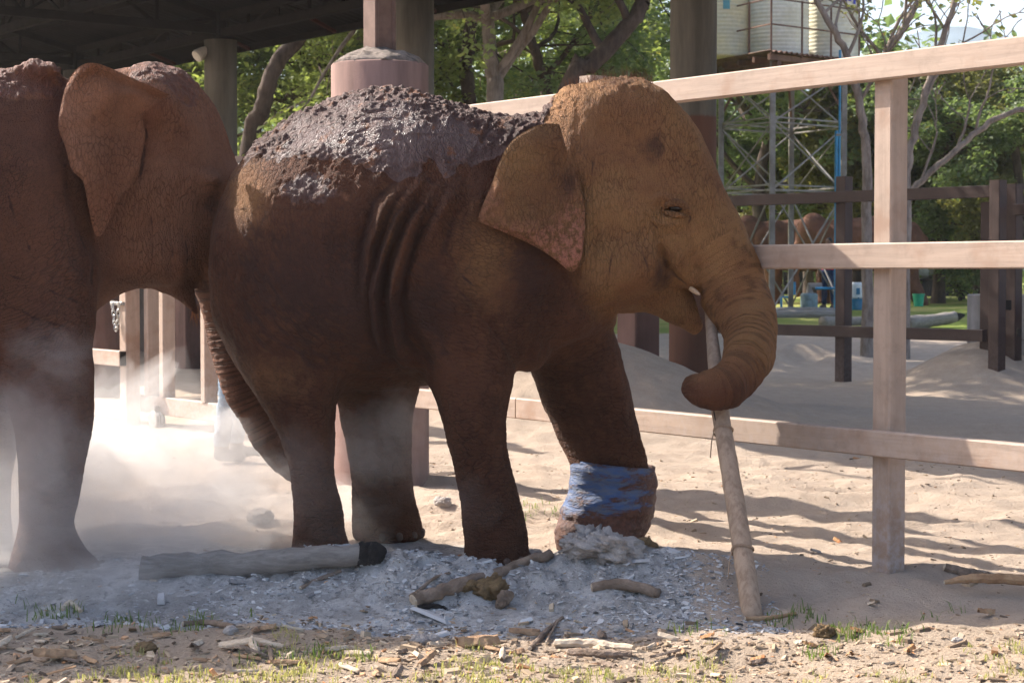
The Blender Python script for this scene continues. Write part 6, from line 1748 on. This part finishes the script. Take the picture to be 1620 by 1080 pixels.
for _ in range(1500):
    px, py = rgg.uniform(-20, 1640), rgg.uniform(990, 1085)
    if vnoise(np.array([[px / 110, py / 40, 0]]), 1, 3)[0] + (py - 1040) / 60 < rgg.uniform(-.1, .9): continue
    q = at(px, py, CAMH * FPX / (py - 430)); Yq = (CAMH + .1) * FPX / (py - 430) ; T.append((q[0] / q[1] * Yq, Yq, rgg.uniform(.3, 1.0)))
obj('dry_grass', grass(T, 13, .05, 1), MAT['grass'], kind='stuff', label='thin dry grass sprouting along the front of the clearing', cat='grass')
T2 = []
for cx, cy, n in ((90, 975, 12), (190, 990, 9), (320, 985, 6), (280, 1000, 6), (1230, 985, 5), (1270, 985, 6), (1330, 1000, 9), (1370, 1008, 7), (1430, 1004, 7), (1490, 968, 3), (430, 1040, 6), (520, 1045, 6), (840, 820, 4), (870, 810, 4), (1290, 1040, 5), (1100, 1000, 4)):
    for _ in range(n):
        q = gp_(cx + rgg.normal(0, 26), cy + rgg.normal(0, 7)); T2.append((q[0], q[1], rgg.uniform(.5, 1.1)))
obj('green_grass', grass(T2, 10, .07, 2), MAT['grass_green'], kind='stuff', label='green grass tufts along the edge of the ash and sand', cat='grass')

# ------------------------------------------------------------------ dust kicked up round the feet
def dust_mat(dens):
    m = bpy.data.materials.new('dust'); m.use_nodes = True; nt = m.node_tree
    nt.nodes.remove(nt.nodes['Principled BSDF'])
    v = nd(nt, 'ShaderNodeVolumePrincipled'); v.inputs['Color'].default_value = (.985, .97, .96, 1); v.inputs['Anisotropy'].default_value = .2
    v.inputs['Density'].default_value = dens
    nt.links.new(v.outputs[0], nt.nodes['Material Output'].inputs['Volume']); return m
dust = thing('dust_cloud', (-1.8, 10.3, 0), 'pale dust cloud drifting round the elephants\' feet', 'dust'); dust['kind'] = 'stuff'
rgu = np.random.default_rng(21)
DM = [dust_mat(d) for d in (.12, .28, .68)]
# (photo column, row, distance, half width, half depth, half height, density class)
PUFF = [(255, 790, 10.9, .62, .5, .40, 2), (330, 760, 11.4, .60, .5, .36, 2), (200, 720, 11.2, .50, .45, .40, 1), (400, 800, 10.9, .45, .4, .26, 1), (280, 840, 10.5, .70, .4, .26, 2), (150, 860, 10.0, .60, .4, .26, 1),
        (60, 780, 9.75, .42, .3, .50, 1), (85, 560, 9.7, .17, .16, .13, 1), (30, 700, 9.6, .2, .18, .26, 1), (60, 870, 9.6, .55, .35, .24, 1), (-40, 800, 9.9, .6, .5, .6, 1), (10, 820, 10.7, .5, .5, .5, 2),
        (590, 690, 10.45, .22, .2, .22, 1), (620, 740, 10.6, .25, .25, .20, 0), (640, 660, 10.5, .14, .14, .14, 1), (500, 780, 10.0, .25, .2, .25, 0), (545, 850, 10.4, .35, .3, .16, 0),
        (300, 920, 9.6, .75, .35, .15, 1), (120, 930, 9.4, .6, .35, .14, 1), (450, 930, 9.5, .5, .3, .12, 0), (745, 800, 9.95, .14, .12, .14, 0), (480, 720, 10.0, .16, .14, .14, 0), (655, 690, 10.6, .16, .14, .26, 1), (570, 640, 10.55, .12, .1, .16, 0), (100, 600, 9.7, .16, .14, .24, 0), (45, 560, 9.7, .12, .12, .12, 1), (120, 700, 9.75, .14, .12, .22, 1), (35, 640, 9.65, .14, .12, .2, 1), (420, 700, 11.2, .35, .3, .22, 0)]
for i, (px, py, Y, rx, ry, rz, k) in enumerate(PUFF):
    for j in range(3):
        f = (1.0, .72, .55)[j]; jx, jy = (0, 0) if j == 0 else (rgu.normal(0, rx * 170), rgu.normal(0, rz * 150) - 10)
        V, F = ball(np.zeros(3), (1, 1, 1), 28)
        V = V * (1 + .40 * fbm(V * np.array([1, 1, 1.5]), 1.6, 300 + i * 3 + j, 4, .6))[:, None] * np.array([rx, ry, rz]) * f
        a = rgu.normal(0, .45); ca, sa = math.cos(a), math.sin(a); V[:, [0, 2]] = V[:, [0, 2]] @ np.array([[ca, sa], [-sa, ca]])
        V = V + at(px + jx, py + jy, Y + rgu.normal(0, .06))
        o = obj('puff', mesh_from(V, F, 'puff', True), DM[k], dust); o['kind'] = 'stuff'

# ------------------------------------------------------------------ the air
hm_ = bpy.data.materials.new('air'); hm_.use_nodes = True; nt = hm_.node_tree
nt.nodes.remove(nt.nodes['Principled BSDF'])
v = nd(nt, 'ShaderNodeVolumePrincipled'); v.inputs['Color'].default_value = (.97, .98, 1, 1); v.inputs['Density'].default_value = .00028; v.inputs['Anisotropy'].default_value = .3
nt.links.new(v.outputs[0], nt.nodes['Material Output'].inputs['Volume'])
mb = MB(); x0, x1, y0, y1, z0, z1 = -300, 300, -70, 570, -3.2, 70
mb.add([(x0, y0, z0), (x1, y0, z0), (x1, y1, z0), (x0, y1, z0), (x0, y0, z1), (x1, y0, z1), (x1, y1, z1), (x0, y1, z1)], [(0, 3, 2, 1), (4, 5, 6, 7), (0, 1, 5, 4), (1, 2, 6, 5), (2, 3, 7, 6), (3, 0, 4, 7)])
mb.obj('haze', hm_, None, kind='stuff', label='thin pale morning haze over the clearing', cat='haze')
